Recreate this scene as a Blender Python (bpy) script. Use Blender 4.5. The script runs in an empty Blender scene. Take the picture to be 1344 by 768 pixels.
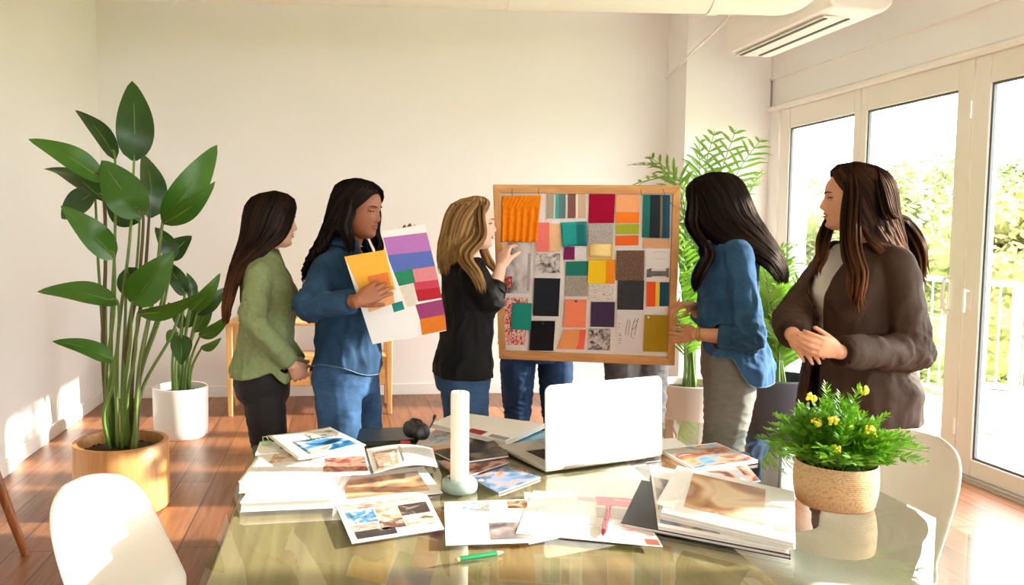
SKY_STRENGTH = 9.5
SUN_STRENGTH = 12.5
SUN_DIR = (-.94, .05, -.33)
EXPOSURE = 0.36
import bpy, bmesh, math, random
import numpy as np
from mathutils import Vector, Matrix, noise, Euler
R = math.radians
rnd = random.Random(11)
SC = bpy.context.scene
COL = SC.collection

# ------------------------------------------------------------------ camera
F, PPX, PPY, CZ = 1070.0, 520.0, 384.0, 1.49
YAW, PIT = R(4.0), math.atan(82 / 1070)
FW = Vector((math.sin(YAW) * math.cos(PIT), math.cos(YAW) * math.cos(PIT), -math.sin(PIT)))
RT = Vector((math.cos(YAW), -math.sin(YAW), 0))
UPV = RT.cross(FW)
CAM = Vector((0, 0, CZ))
cd = bpy.data.cameras.new('camera')
cam = bpy.data.objects.new('camera', cd)
COL.objects.link(cam)
cam.location = CAM
cam.rotation_euler = Matrix((RT, UPV, -FW)).transposed().to_euler()
cd.sensor_width = 36.0
cd.lens = F / 1344 * 36
cd.shift_x = (672 - PPX) / 1344
cd.clip_start = 0.05
cd.clip_end = 500
SC.camera = cam


def ray(x, y):
    return FW + RT * ((x - PPX) / F) - UPV * ((y - PPY) / F)


def P(x, y, d):            # the point of the room at depth d on that line of sight
    r = ray(x, y)
    return CAM + r * (d / r.y)


def T(x, y, h):            # the point at height h
    r = ray(x, y)
    return CAM + r * ((h - CZ) / r.z)


def V(*a):
    return Vector(a)


# ------------------------------------------------------------------ materials
def nt(name):
    m = bpy.data.materials.new(name)
    m.use_nodes = True
    t = m.node_tree
    b = t.nodes['Principled BSDF']
    return m, t, b


def ramp(t, stops, interp='LINEAR'):
    r = t.nodes.new('ShaderNodeValToRGB')
    r.color_ramp.interpolation = interp
    el = r.color_ramp.elements
    while len(el) < len(stops):
        el.new(0.5)
    for e, (p, c) in zip(el, stops):
        e.position = p
        e.color = (*c[:3], 1)
    return r


def srgb(r, g, b):
    f = lambda c: (c / 255 / 12.92) if c / 255 <= .04045 else ((c / 255 + .055) / 1.055) ** 2.4
    return (f(r), f(g), f(b))


def mat(name, col, rough=.6, var=.0, scale=12, metal=0, bump=0, bscale=200, coat=0, spec=.5, sss=0, sheen=0, stretch=(1, 1, 1)):
    m, t, b = nt(name)
    b.inputs['Base Color'].default_value = (*col, 1)
    b.inputs['Roughness'].default_value = rough
    b.inputs['Metallic'].default_value = metal
    b.inputs['Coat Weight'].default_value = coat
    b.inputs['Specular IOR Level'].default_value = spec
    if sheen:
        b.inputs['Sheen Weight'].default_value = sheen
    if sss:
        b.inputs['Subsurface Weight'].default_value = sss
        b.inputs['Subsurface Radius'].default_value = (.012, .005, .003)
        b.inputs['Subsurface Scale'].default_value = 1
    tc = t.nodes.new('ShaderNodeTexCoord')
    mp = t.nodes.new('ShaderNodeMapping')
    mp.inputs['Scale'].default_value = stretch
    t.links.new(tc.outputs['Object'], mp.inputs['Vector'])
    if var:
        n = t.nodes.new('ShaderNodeTexNoise')
        n.inputs['Scale'].default_value = scale
        n.inputs['Detail'].default_value = 4
        t.links.new(mp.outputs[0], n.inputs['Vector'])
        lo = tuple(c * (1 - var) for c in col)
        hi = tuple(min(1, c * (1 + var)) for c in col)
        r = ramp(t, [(.3, lo), (.7, hi)])
        t.links.new(n.outputs['Fac'], r.inputs[0])
        t.links.new(r.outputs[0], b.inputs['Base Color'])
    if bump:
        n2 = t.nodes.new('ShaderNodeTexNoise')
        n2.inputs['Scale'].default_value = bscale
        n2.inputs['Detail'].default_value = 2
        t.links.new(mp.outputs[0], n2.inputs['Vector'])
        bp = t.nodes.new('ShaderNodeBump')
        bp.inputs['Strength'].default_value = bump
        bp.inputs['Distance'].default_value = .002
        t.links.new(n2.outputs['Fac'], bp.inputs['Height'])
        t.links.new(bp.outputs[0], b.inputs['Normal'])
    return m


def glass_mat(name, tint, ior=1.5, rough=.0, boost=1.0):
    m = bpy.data.materials.new(name)
    m.use_nodes = True
    t = m.node_tree
    t.nodes.clear()
    o = t.nodes.new('ShaderNodeOutputMaterial')
    tr = t.nodes.new('ShaderNodeBsdfTransparent')
    tr.inputs[0].default_value = (*tint, 1)
    gl = t.nodes.new('ShaderNodeBsdfGlossy')
    gl.inputs['Roughness'].default_value = rough
    gl.inputs[0].default_value = (1, 1, 1, 1)
    fr = t.nodes.new('ShaderNodeFresnel')
    fr.inputs[0].default_value = ior
    mx = t.nodes.new('ShaderNodeMixShader')
    mu = t.nodes.new('ShaderNodeMath')
    mu.operation = 'MULTIPLY'
    mu.use_clamp = True
    ge = t.nodes.new('ShaderNodeNewGeometry')
    iv = t.nodes.new('ShaderNodeMath')
    iv.operation = 'SUBTRACT'
    iv.inputs[0].default_value = 1
    t.links.new(ge.outputs['Backfacing'], iv.inputs[1])
    t.links.new(iv.outputs[0], mu.inputs[1])
    t.links.new(fr.outputs[0], mu.inputs[0])
    m2 = t.nodes.new('ShaderNodeMath')
    m2.operation = 'MULTIPLY'
    m2.use_clamp = True
    m2.inputs[1].default_value = boost
    t.links.new(mu.outputs[0], m2.inputs[0])
    t.links.new(m2.outputs[0], mx.inputs[0])
    t.links.new(tr.outputs[0], mx.inputs[1])
    t.links.new(gl.outputs[0], mx.inputs[2])
    t.links.new(mx.outputs[0], o.inputs[0])
    return m


def wood_mat(name, c1, c2, axis=0, scale=4, rough=.45, coat=0, fine=1.0):
    m, t, b = nt(name)
    tc = t.nodes.new('ShaderNodeTexCoord')
    mp = t.nodes.new('ShaderNodeMapping')
    s = [9.0, 9.0, 9.0]
    s[axis] = .7
    mp.inputs['Scale'].default_value = s
    t.links.new(tc.outputs['Object'], mp.inputs['Vector'])
    n = t.nodes.new('ShaderNodeTexNoise')
    n.inputs['Scale'].default_value = scale
    n.inputs['Detail'].default_value = 6
    n.inputs['Distortion'].default_value = .6
    t.links.new(mp.outputs[0], n.inputs['Vector'])
    r = ramp(t, [(.3, c1), (.5, tuple((a + d) / 2 for a, d in zip(c1, c2))), (.7, c2)])
    t.links.new(n.outputs['Fac'], r.inputs[0])
    t.links.new(r.outputs[0], b.inputs['Base Color'])
    b.inputs['Roughness'].default_value = rough
    b.inputs['Coat Weight'].default_value = coat
    b.inputs['Coat Roughness'].default_value = .05
    return m


def floor_mat():
    m, t, b = nt('plank_floor')
    tc = t.nodes.new('ShaderNodeTexCoord')
    mp = t.nodes.new('ShaderNodeMapping')
    mp.inputs['Rotation'].default_value = (0, 0, R(90))
    t.links.new(tc.outputs['Object'], mp.inputs['Vector'])
    br = t.nodes.new('ShaderNodeTexBrick')
    br.inputs['Scale'].default_value = 1
    br.inputs['Brick Width'].default_value = 1.6
    br.inputs['Row Height'].default_value = .19
    br.inputs['Mortar Size'].default_value = .003
    br.inputs['Color1'].default_value = (.0, .0, .0, 1)
    br.inputs['Color2'].default_value = (1, 1, 1, 1)
    br.inputs['Mortar'].default_value = (.5, .5, .5, 1)
    br.offset = .37
    t.links.new(mp.outputs[0], br.inputs['Vector'])
    mp2 = t.nodes.new('ShaderNodeMapping')
    mp2.inputs['Scale'].default_value = (12, .9, 1)
    t.links.new(tc.outputs['Object'], mp2.inputs['Vector'])
    n = t.nodes.new('ShaderNodeTexNoise')
    n.inputs['Scale'].default_value = 3
    n.inputs['Detail'].default_value = 7
    n.inputs['Distortion'].default_value = .5
    t.links.new(mp2.outputs[0], n.inputs['Vector'])
    ad = t.nodes.new('ShaderNodeMath')
    ad.operation = 'MULTIPLY_ADD'
    ad.inputs[1].default_value = .35
    t.links.new(br.outputs['Color'], ad.inputs[0])
    t.links.new(n.outputs['Fac'], ad.inputs[2])
    r = ramp(t, [(.3, srgb(98, 60, 38)), (.62, srgb(138, 88, 57)), (.95, srgb(164, 110, 74))])
    t.links.new(ad.outputs[0], r.inputs[0])
    mx = t.nodes.new('ShaderNodeMix')
    mx.data_type = 'RGBA'
    t.links.new(br.outputs['Fac'], mx.inputs[0])
    t.links.new(r.outputs[0], mx.inputs[6])
    mx.inputs[7].default_value = (*srgb(62, 36, 22), 1)
    t.links.new(mx.outputs[2], b.inputs['Base Color'])
    b.inputs['Roughness'].default_value = .38
    return m


def print_mat(name, cols, seed, scale=2.2, rough=.35, hard=False, stretch=(1, 1), detail=2, coat=.0):
    """A printed picture: soft blobs of ink colours in the page's own coordinates."""
    m, t, b = nt(name)
    tc = t.nodes.new('ShaderNodeTexCoord')
    mp = t.nodes.new('ShaderNodeMapping')
    mp.inputs['Scale'].default_value = (stretch[0], stretch[1], 1)
    mp.inputs['Location'].default_value = (seed * 3.7, seed * 1.3, 0)
    t.links.new(tc.outputs['UV'], mp.inputs['Vector'])
    n = t.nodes.new('ShaderNodeTexNoise')
    n.inputs['Scale'].default_value = scale
    n.inputs['Detail'].default_value = detail
    n.inputs['Distortion'].default_value = .9
    t.links.new(mp.outputs[0], n.inputs['Vector'])
    k = len(cols)
    lo, hi = .3, .7
    r = ramp(t, [(lo + (hi - lo) * i / max(1, k - 1), c) for i, c in enumerate(cols)], 'CONSTANT' if hard else 'LINEAR')
    t.links.new(n.outputs['Fac'], r.inputs[0])
    t.links.new(r.outputs[0], b.inputs['Base Color'])
    b.inputs['Roughness'].default_value = rough
    b.inputs['Coat Weight'].default_value = coat
    return m


def stripe_mat(name, stops, axis=0, rough=.8, soft=False):
    m, t, b = nt(name)
    tc = t.nodes.new('ShaderNodeTexCoord')
    sp = t.nodes.new('ShaderNodeSeparateXYZ')
    t.links.new(tc.outputs['UV'], sp.inputs[0])
    r = ramp(t, stops, 'LINEAR' if soft else 'CONSTANT')
    t.links.new(sp.outputs[axis], r.inputs[0])
    t.links.new(r.outputs[0], b.inputs['Base Color'])
    b.inputs['Roughness'].default_value = rough
    return m


def lines_mat(name, paper, ink, seed, n=9):
    """Lines of grey type too small to read."""
    m, t, b = nt(name)
    tc = t.nodes.new('ShaderNodeTexCoord')
    mp = t.nodes.new('ShaderNodeMapping')
    mp.inputs['Location'].default_value = (seed, seed, 0)
    t.links.new(tc.outputs['UV'], mp.inputs['Vector'])
    w = t.nodes.new('ShaderNodeTexWave')
    w.bands_direction = 'Y'
    w.inputs['Scale'].default_value = n / 3.0
    t.links.new(mp.outputs[0], w.inputs['Vector'])
    nn = t.nodes.new('ShaderNodeTexNoise')
    nn.inputs['Scale'].default_value = 30
    t.links.new(mp.outputs[0], nn.inputs['Vector'])
    mu = t.nodes.new('ShaderNodeMath')
    mu.operation = 'MULTIPLY'
    t.links.new(w.outputs['Fac'], mu.inputs[0])
    t.links.new(nn.outputs['Fac'], mu.inputs[1])
    r = ramp(t, [(.3, paper), (.42, ink)])
    t.links.new(mu.outputs[0], r.inputs[0])
    t.links.new(r.outputs[0], b.inputs['Base Color'])
    b.inputs['Roughness'].default_value = .5
    return m


# ------------------------------------------------------------------ mesh helpers
def world(o):
    m = o.matrix_basis.copy()
    return world(o.parent) @ m if o.parent else m


def tag(o, label=None, cat=None, group=None, kind=None):
    if label: o['label'] = label
    if cat: o['category'] = cat
    if group: o['group'] = group
    if kind: o['kind'] = kind
    return o


def empty(name, loc, label, cat, group=None, rz=0):
    o = bpy.data.objects.new(name, None)
    COL.objects.link(o)
    o.location = loc
    o.rotation_euler = (0, 0, rz)
    o.empty_display_size = .1
    return tag(o, label, cat, group)


class MB:
    def __init__(s):
        s.v, s.f, s.m, s.u, s.a = [], [], [], [], []

    def add(s, vs, fs, mi=0, uvs=None, attr=0.0):
        o = len(s.v)
        s.v += [tuple(v) for v in vs]
        s.a += [attr] * len(vs)
        for k, f in enumerate(fs):
            s.f.append([i + o for i in f])
            s.m.append(mi)
            s.u.append(uvs[k] if uvs else None)
        return s

    def box(s, c, d, rot=None, mi=0):
        c = Vector(c)
        hx, hy, hz = d[0] / 2, d[1] / 2, d[2] / 2
        vs = [Vector((x, y, z)) for x in (-hx, hx) for y in (-hy, hy) for z in (-hz, hz)]
        if rot is not None:
            vs = [rot @ v for v in vs]
        vs = [v + c for v in vs]
        return s.add(vs, [(0, 1, 3, 2), (4, 6, 7, 5), (0, 4, 5, 1), (2, 3, 7, 6), (0, 2, 6, 4), (1, 5, 7, 3)], mi)

    def box2(s, a, b, mi=0):
        return s.box([(p + q) / 2 for p, q in zip(a, b)], [abs(q - p) for p, q in zip(a, b)], None, mi)

    def slab(s, q, th, n, mi=0, mside=None, nu=1, nv=1, warp=None):
        """four corners TL, TR, BR, BL of the face seen; it gets thickness th behind, along -n. UV: (0,1) top left"""
        q = [Vector(p) for p in q]
        n = Vector(n).normalized()
        mside = mi if mside is None else mside
        top, bot = [], []
        for j in range(nv + 1):
            for i in range(nu + 1):
                u, v = i / nu, j / nv
                p = (q[0] * (1 - u) + q[1] * u) * (1 - v) + (q[3] * (1 - u) + q[2] * u) * v
                if warp: p = p + warp(u, 1 - v)
                top.append(p)
                bot.append(p - n * th)
        N = len(top)
        id_ = lambda i, j: j * (nu + 1) + i
        ff, uu = [], []
        for j in range(nv):
            for i in range(nu):
                ff.append((id_(i, j), id_(i, j + 1), id_(i + 1, j + 1), id_(i + 1, j)))
                uu.append([(i / nu, 1 - j / nv), (i / nu, 1 - (j + 1) / nv), ((i + 1) / nu, 1 - (j + 1) / nv), ((i + 1) / nu, 1 - j / nv)])
        o = len(s.v)
        s.add(top + bot, ff, mi, uu)
        ring = [id_(i, 0) for i in range(nu + 1)] + [id_(nu, j) for j in range(1, nv + 1)] + [id_(i, nv) for i in range(nu - 1, -1, -1)] + [id_(0, j) for j in range(nv - 1, 0, -1)]
        sf = [(a, b, b + N, a + N) for a, b in zip(ring, ring[1:] + ring[:1])]
        sf += [tuple(x + N for x in reversed(f)) for f in ff]
        for f in sf:
            s.f.append([i + o for i in f]); s.m.append(mside); s.u.append(None)
        return s

    def loft(s, rings, cap=True, mi=0, close=True, attr=0.0):
        n = len(rings[0])
        vs = [p for r in rings for p in r]
        fs = []
        for k in range(len(rings) - 1):
            for i in range(n if close else n - 1):
                a, b = k * n + i, k * n + (i + 1) % n
                fs.append((a, b, b + n, a + n))
        if cap:
            fs.append(tuple(range(n - 1, -1, -1)))
            fs.append(tuple((len(rings) - 1) * n + i for i in range(n)))
        return s.add(vs, fs, mi, None, attr)

    def tube(s, pts, rad, n=8, flat=1.0, ref=None, mi=0, attr=0.0, cap=True, rnd_end=False):
        pts = [Vector(p) for p in pts]
        if not hasattr(rad, '__len__'):
            rad = [rad] * len(pts)
        rad = list(rad)
        if rnd_end:
            d0 = (pts[0] - pts[1]).normalized(); d1 = (pts[-1] - pts[-2]).normalized()
            pre, post, rp, rq = [], [], [], []
            for a in (.85, .45):
                pre.append(pts[0] + d0 * rad[0] * a); rp.append(rad[0] * math.sqrt(max(.04, 1 - a * a)))
                post.insert(0, pts[-1] + d1 * rad[-1] * a); rq.insert(0, rad[-1] * math.sqrt(max(.04, 1 - a * a)))
            pts = pre + pts + post; rad = rp + rad + rq
        rings = []
        up = Vector(ref) if ref is not None else None
        prev = None
        for i, p in enumerate(pts):
            d = (pts[min(i + 1, len(pts) - 1)] - pts[max(i - 1, 0)])
            if d.length < 1e-9: d = Vector((0, 0, 1))
            d.normalize()
            if up is not None:
                a = up - d * up.dot(d)
                if a.length < 1e-4: a = d.orthogonal()
            elif prev is None:
                a = d.orthogonal()
            else:
                a = prev - d * prev.dot(d)
                if a.length < 1e-4: a = d.orthogonal()
            a.normalize(); prev = a
            b = d.cross(a)
            rings.append([p + a * (math.cos(t) * rad[i]) + b * (math.sin(t) * rad[i] * flat) for t in [2 * math.pi * k / n for k in range(n)]])
        return s.loft(rings, cap, mi, True, attr)

    def lathe(s, prof, c, n=32, mi=0, cap=False, ax=None):
        c = Vector(c)
        rings = [[c + (ax @ Vector((r * math.cos(t), r * math.sin(t), z)) if ax else Vector((r * math.cos(t), r * math.sin(t), z))) for t in [2 * math.pi * k / n for k in range(n)]] for r, z in prof]
        return s.loft(rings, cap, mi)

    def ball(s, c, r, nu=12, nv=8, mi=0, rot=None):
        c = Vector(c)
        if not hasattr(r, '__len__'): r = (r, r, r)
        rings = []
        for j in range(nv + 1):
            a = math.pi * j / nv
            ra, z = max(math.sin(a), .02), -math.cos(a)
            ring = []
            for k in range(nu):
                t = 2 * math.pi * k / nu
                p = Vector((r[0] * ra * math.cos(t), r[1] * ra * math.sin(t), r[2] * z))
                ring.append(c + (rot @ p if rot else p))
            rings.append(ring)
        return s.loft(rings, True, mi)

    def mesh(s, name='m', mats=(), inv=None):
        me = bpy.data.meshes.new(name)
        vs = s.v if inv is None else [inv @ Vector(v) for v in s.v]
        me.from_pydata([tuple(v) for v in vs], [], s.f)
        for m in mats: me.materials.append(m)
        if len(mats) > 1:
            me.polygons.foreach_set('material_index', s.m)
        if any(u is not None for u in s.u):
            uv = me.uv_layers.new(name='UVMap')
            for pol, u in zip(me.polygons, s.u):
                for k, li in enumerate(pol.loop_indices):
                    uv.data[li].uv = u[k] if u else (.02, .02)
        if any(s.a):
            at = me.attributes.new('lock', 'FLOAT', 'POINT')
            at.data.foreach_set('value', s.a)
        return me

    def build(s, name, mats, parent=None, smooth=False, bevel=0, origin=None, local=False, auto=None, seg=2, fix=True):
        if not isinstance(mats, (list, tuple)): mats = [mats]
        if parent is not None:
            inv = None if local else world(parent).inverted()
        else:
            if origin is None:
                a = np.array(s.v)
                origin = ((a[:, 0].min() + a[:, 0].max()) / 2, (a[:, 1].min() + a[:, 1].max()) / 2, a[:, 2].min())
            inv = Matrix.Translation(-Vector(origin))
        me = s.mesh(name, mats, inv)
        if fix:
            bm = bmesh.new(); bm.from_mesh(me)
            bmesh.ops.recalc_face_normals(bm, faces=bm.faces)
            bm.to_mesh(me); bm.free()
        o = bpy.data.objects.new(name, me)
        COL.objects.link(o)
        if parent is not None: o.parent = parent
        else: o.location = origin
        if smooth:
            me.polygons.foreach_set('use_smooth', [True] * len(me.polygons))
            if auto: 
                try: me.set_sharp_from_angle(angle=R(auto))
                except Exception: pass
        if bevel:
            b = o.modifiers.new('bevel', 'BEVEL'); b.width = bevel; b.segments = seg; b.limit_method = 'ANGLE'
        return o


def bez(a, b, c, n=10):
    a, b, c = Vector(a), Vector(b), Vector(c)
    return [a * (1 - t) ** 2 + b * 2 * t * (1 - t) + c * t * t for t in [k / n for k in range(n + 1)]]


def spline(pts, n=6):
    """Catmull-Rom through the points"""
    p = [Vector(q) for q in pts]
    p = [p[0] * 2 - p[1]] + p + [p[-1] * 2 - p[-2]]
    out = []
    for i in range(1, len(p) - 2):
        for k in range(n):
            t = k / n
            out.append(.5 * ((2 * p[i]) + (p[i + 1] - p[i - 1]) * t + (2 * p[i - 1] - 5 * p[i] + 4 * p[i + 1] - p[i + 2]) * t * t + (3 * p[i] - p[i - 1] - 3 * p[i + 1] + p[i + 2]) * t ** 3))
    out.append(p[-2])
    return out


def remeshed(mb, voxel, smooth=2, name='m'):
    me = mb.mesh('tmp')
    bm = bmesh.new(); bm.from_mesh(me)
    bmesh.ops.recalc_face_normals(bm, faces=bm.faces)
    bm.to_mesh(me); bm.free()
    o = bpy.data.objects.new('tmp', me); COL.objects.link(o)
    r = o.modifiers.new('r', 'REMESH'); r.mode = 'VOXEL'; r.voxel_size = voxel
    if smooth:
        k = o.modifiers.new('s', 'SMOOTH'); k.factor = .5; k.iterations = smooth
    dg = bpy.context.evaluated_depsgraph_get()
    m2 = bpy.data.meshes.new_from_object(o.evaluated_get(dg))
    bpy.data.objects.remove(o); bpy.data.meshes.remove(me)
    m2.name = name
    return m2
# ------------------------------------------------------------------ shared materials
M = {}
M['wall'] = mat('wall_paint', srgb(241, 240, 240), .85, .012, 1.2)
M['white'] = mat('white_paint', srgb(240, 238, 234), .6)
M['frame'] = mat('window_frame_white', srgb(236, 232, 225), .35)
M['seal'] = mat('grey_seal', srgb(92, 96, 100), .5)
M['metal'] = mat('brushed_metal', srgb(196, 196, 194), .3, metal=1)
M['dark_metal'] = mat('dark_metal', srgb(70, 70, 72), .4, metal=.6)
M['floor'] = floor_mat()
M['glass'] = glass_mat('window_glass', (.97, .985, .975), 1.45)
M['pale_wood'] = wood_mat('pale_wood', srgb(206, 152, 92), srgb(228, 180, 120), 2, 4, .4)
M['pale_wood_x'] = wood_mat('pale_wood_long', srgb(206, 152, 92), srgb(228, 180, 120), 0, 4, .4)
M['stool_wood'] = wood_mat('stool_wood', srgb(128, 70, 30), srgb(172, 104, 52), 2, 4, .35)
M['soil'] = mat('soil', srgb(52, 36, 26), .95, .6, 90, bump=1, bscale=120)
M['white_pot'] = mat('white_ceramic', srgb(232, 230, 226), .4)
M['shell'] = mat('white_plastic', srgb(240, 237, 230), .32)


def st(mb, name, m, parent=None, **k):
    o = mb.build(name, m, parent, **k)
    if parent is None: o['kind'] = 'structure'
    return o


XL, XR, YB, ZC, YR = -2.065, 3.72, 7.3, 3.6, -2.6
st(MB().box2((XL - .3, YR - .2, -.12), (XR + .08, YB + .2, 0)), 'floor', M['floor'], origin=(0, 0, 0))
st(MB().box2((XL - .3, YR - .2, ZC), (XR + .3, YB + .2, ZC + .15)), 'ceiling', M['white'])
st(MB().box2((XL - .2, YB, 0), (XR + .3, YB + .2, ZC)), 'wall_back', M['wall'])
st(MB().box2((XL - .2, YR, 0), (XL, YB, ZC)).box2((XL, YR, 0), (XL + .03, 5.16, ZC)), 'wall_left', M['wall'])
st(MB().box2((XL - .2, YR - .2, 0), (.9, YR, ZC)).box2((3.3, YR - .2, 0), (XR + .3, YR, ZC)).box2((.9, YR - .2, 0), (3.3, YR, 1.2)).box2((.9, YR - .2, 2.3), (3.3, YR, ZC)), 'wall_rear', M['wall'])  # unglazed opening behind the camera, added to let fill light in
wr = MB().box2((XR, YR, 2.79), (XR + .28, YB, ZC)).box2((XR + .02, YR, 2.5), (XR + .28, YB, 2.79)).box2((XR, 6.75, 0), (XR + .28, YB, 2.5)).box2((XR, YR, 0), (XR + .28, -1.7, 2.5))
st(wr, 'wall_right', M['wall'])
st(MB().box2((2.97, 6.9, 0), (XR, YB, ZC)), 'column', M['wall'])
st(MB().box2((XR - .012, YR, 2.775), (XR + .02, 6.9, 2.79)), 'trim_1', M['white'])
tr = MB()
tr.loft([[V(XR + .02, y, 2.5), V(XR - .015, y, 2.5), V(XR - .03, y, 2.515), V(XR - .03, y, 2.535), V(XR + .02, y, 2.56)] for y in (-1.7, 6.9)])
st(tr, 'trim_2', M['white'])
st(MB().box2((XL, YB - .018, 0), (2.97, YB, .1)), 'baseboard_back', M['white'], bevel=.004)
st(MB().box2((XL, 5.16, 0), (XL + .018, YB - .018, .1)).box2((XL + .03, YR, 0), (XL + .046, 5.16, .1)), 'baseboard_left', M['white'], bevel=.004)
st(MB().box2((2.97, 6.882, 0), (XR - .0, 6.9, .1)), 'baseboard_column', M['white'], bevel=.004)
st(MB().box2((XR - .02, -1.7, 0), (XR + .1, 6.75, .028)).box2((XR - .03, -1.7, 0), (XR - .02, 6.75, .012)), 'trim_3', mat('threshold', srgb(176, 166, 152), .5))


def leaf(name, y0, y1, s0, s1, handle=None):
    """a glazed leaf between y0 (near) and y1 (far) with stiles s0, s1 wide"""
    x0, x1 = XR + .015, XR + .085
    zb, zt = .028, 2.5
    gb, gt = .13, 2.335
    m = MB()
    m.box2((x0, y0 + .004, zb), (x1, y0 + s0, zt)).box2((x0, y1 - s1, zb), (x1, y1 - .004, zt))
    m.box2((x0, y0 + s0, zb), (x1, y1 - s1, gb)).box2((x0, y0 + s0, gt), (x1, y1 - s1, zt))
    o = st(m, name, M['frame'], bevel=.006)
    w = .014
    g = MB()
    xs0, xs1 = x0 + .012, x0 + .03
    a, b = y0 + s0, y1 - s1
    g.box2((xs0, a, gb), (xs1, a + w, gt)).box2((xs0, b - w, gb), (xs1, b, gt)).box2((xs0, a + w, gb), (xs1, b - w, gb + w)).box2((xs0, a + w, gt - w), (xs1, b - w, gt))
    st(g, 'seal', M['seal'], o)
    st(MB().box2((x0 + .034, a - .005, gb - .005), (x0 + .04, b + .005, gt + .005)), 'pane', M['glass'], o)
    if handle is not None:
        h = MB()
        if handle[1] == 'pull':
            yy = handle[0]
            h.tube(spline([(x0, yy, 1.0), (x0 - .035, yy, 1.01), (x0 - .045, yy, 1.1), (x0 - .035, yy, 1.19), (x0, yy, 1.2)], 5), .011, 10)
        else:
            yy = handle[0]
            h.box2((x0 - .008, yy - .014, 1.02), (x0, yy + .014, 1.16)).tube([(x0 - .008, yy, 1.13), (x0 - .035, yy, 1.13)], .008, 8)
            h.tube([(x0 - .035, yy, 1.135), (x0 - .036, yy, 1.01)], .009, 8, rnd_end=True)
        st(h, 'handle', M['white'], o, smooth=True, auto=40)
        hg = MB()
        for z in (.3, 2.2): hg.tube([(x0 - .008, y0 + .01, z - .05), (x0 - .008, y0 + .01, z + .05)], .007, 8)
        st(hg, 'hinge', M['white'], o, smooth=True, auto=40)
    return o


leaf('window_1', 5.68, 6.75, .075, .145)
leaf('door_1', 4.63, 5.68, .125, .07, (4.74, 'pull'))
leaf('door_2', 3.55, 4.63, .09, .125, (4.575, 'lever'))
for i in range(5):
    leaf('window_%d' % (i + 2), 3.55 - 1.05 * (i + 1), 3.55 - 1.05 * i, .09, .09)

# conduit and duct work under the ceiling
pp = MB()
yy = 5.0
zp = 2.94
pts = [(-2.06, yy - .12, zp), (-.6, yy - .06, zp + .005), (1.2, yy - .02, zp + .005), (2.62, yy, zp + .01)]
pp.tube(pts, .128, 28)
d = empty('ceiling_duct', (-2.06, yy, zp - .13), 'long white round duct running across under the ceiling', 'duct')
pp.build('pipe', M['white'], d, smooth=True, auto=40)
el = MB()
el.tube(spline([(2.6, yy, zp + .01), (2.78, yy, zp + .02), (2.9, yy - .0, zp + .12), (2.92, yy, zp + .3), (2.92, yy, ZC)], 6), .129, 28)
el.build('elbow', M['white'], d, smooth=True, auto=50)
for x, f in ((-.35, .0), (1.05, .0), (2.3, 0)):
    c = MB()
    yq = yy - .06 * (2.6 - x) / 3.2
    c.tube([(x - .035, yq, zp + .006), (x + .035, yq, zp + .006)], .133, 28)
    c.build('joint_band', M['white'], d, smooth=True, auto=40)
hb = MB()
for x in (-1.4, .5, 2.0):
    hb.box2((x - .012, yy - .07, zp + .1), (x + .012, yy - .04, ZC))
hb.build('hanger', M['white'], d)

ac = empty('air_conditioner', (3.1, 5.5, 2.82), 'white ceiling air unit with long slot outlet above the windows', 'air conditioner')
ya, yb = 4.9, 6.22
prof = [(2.98, 3.14), (2.98, 2.93), (3.0, 2.875), (3.03, 2.85), (3.3, 2.82), (3.36, 2.83), (3.4, 2.87), (3.42, 2.95), (3.42, 3.14)]
b = MB()
b.loft([[V(x, y, z) for x, z in prof] for y in (ya, ya + .0, yb)][0:3:2])
b.build('housing', M['white'], ac, smooth=True, auto=35, bevel=.02)
b = MB().box2((3.05, ya + .15, 2.826), (3.26, yb - .02, 2.836))
o = b.build('slot_panel', M['frame'], ac)
b = MB()
for x in (3.075, 3.225): b.box2((x - .012, ya + .17, 2.82), (x + .012, yb - .06, 2.829))
b.build('slot', M['dark_metal'], ac)
b = MB()
for y in (5.0, 5.9): b.box2((3.1, y - .015, 3.13), (3.13, y + .015, ZC)).box2((3.28, y - .015, 3.13), (3.31, y + .015, ZC))
b.build('hanger', M['white'], ac)
cn = MB()
cn.tube([(2.93, 7.24, 2.85), (2.93, 6.6, 2.98), (2.93, 5.4, 3.2), (2.93, 5.3, ZC)], .012, 8)
tag(cn.build('conduit', M['white'], smooth=True), 'thin white conduit rising along the column to the ceiling', 'conduit')

so = MB().box2((-.98, YB - .012, .07), (-.9, YB, .145))
o = so.build('wall_socket', M['white'], bevel=.004)
tag(o, 'white wall socket just above the floor beside the white plant pot', 'socket')
st(MB().box((-.955, YB - .014, .108), (.03, .006, .03)), 'outlet', M['seal'], o)
st(MB().tube(spline([(-.93, YB - .02, .1), (-.93, YB - .05, .06), (-.86, YB - .04, .02), (-.75, YB - .03, .012)], 5), .005, 6), 'plug_cord', M['seal'], o)

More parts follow.
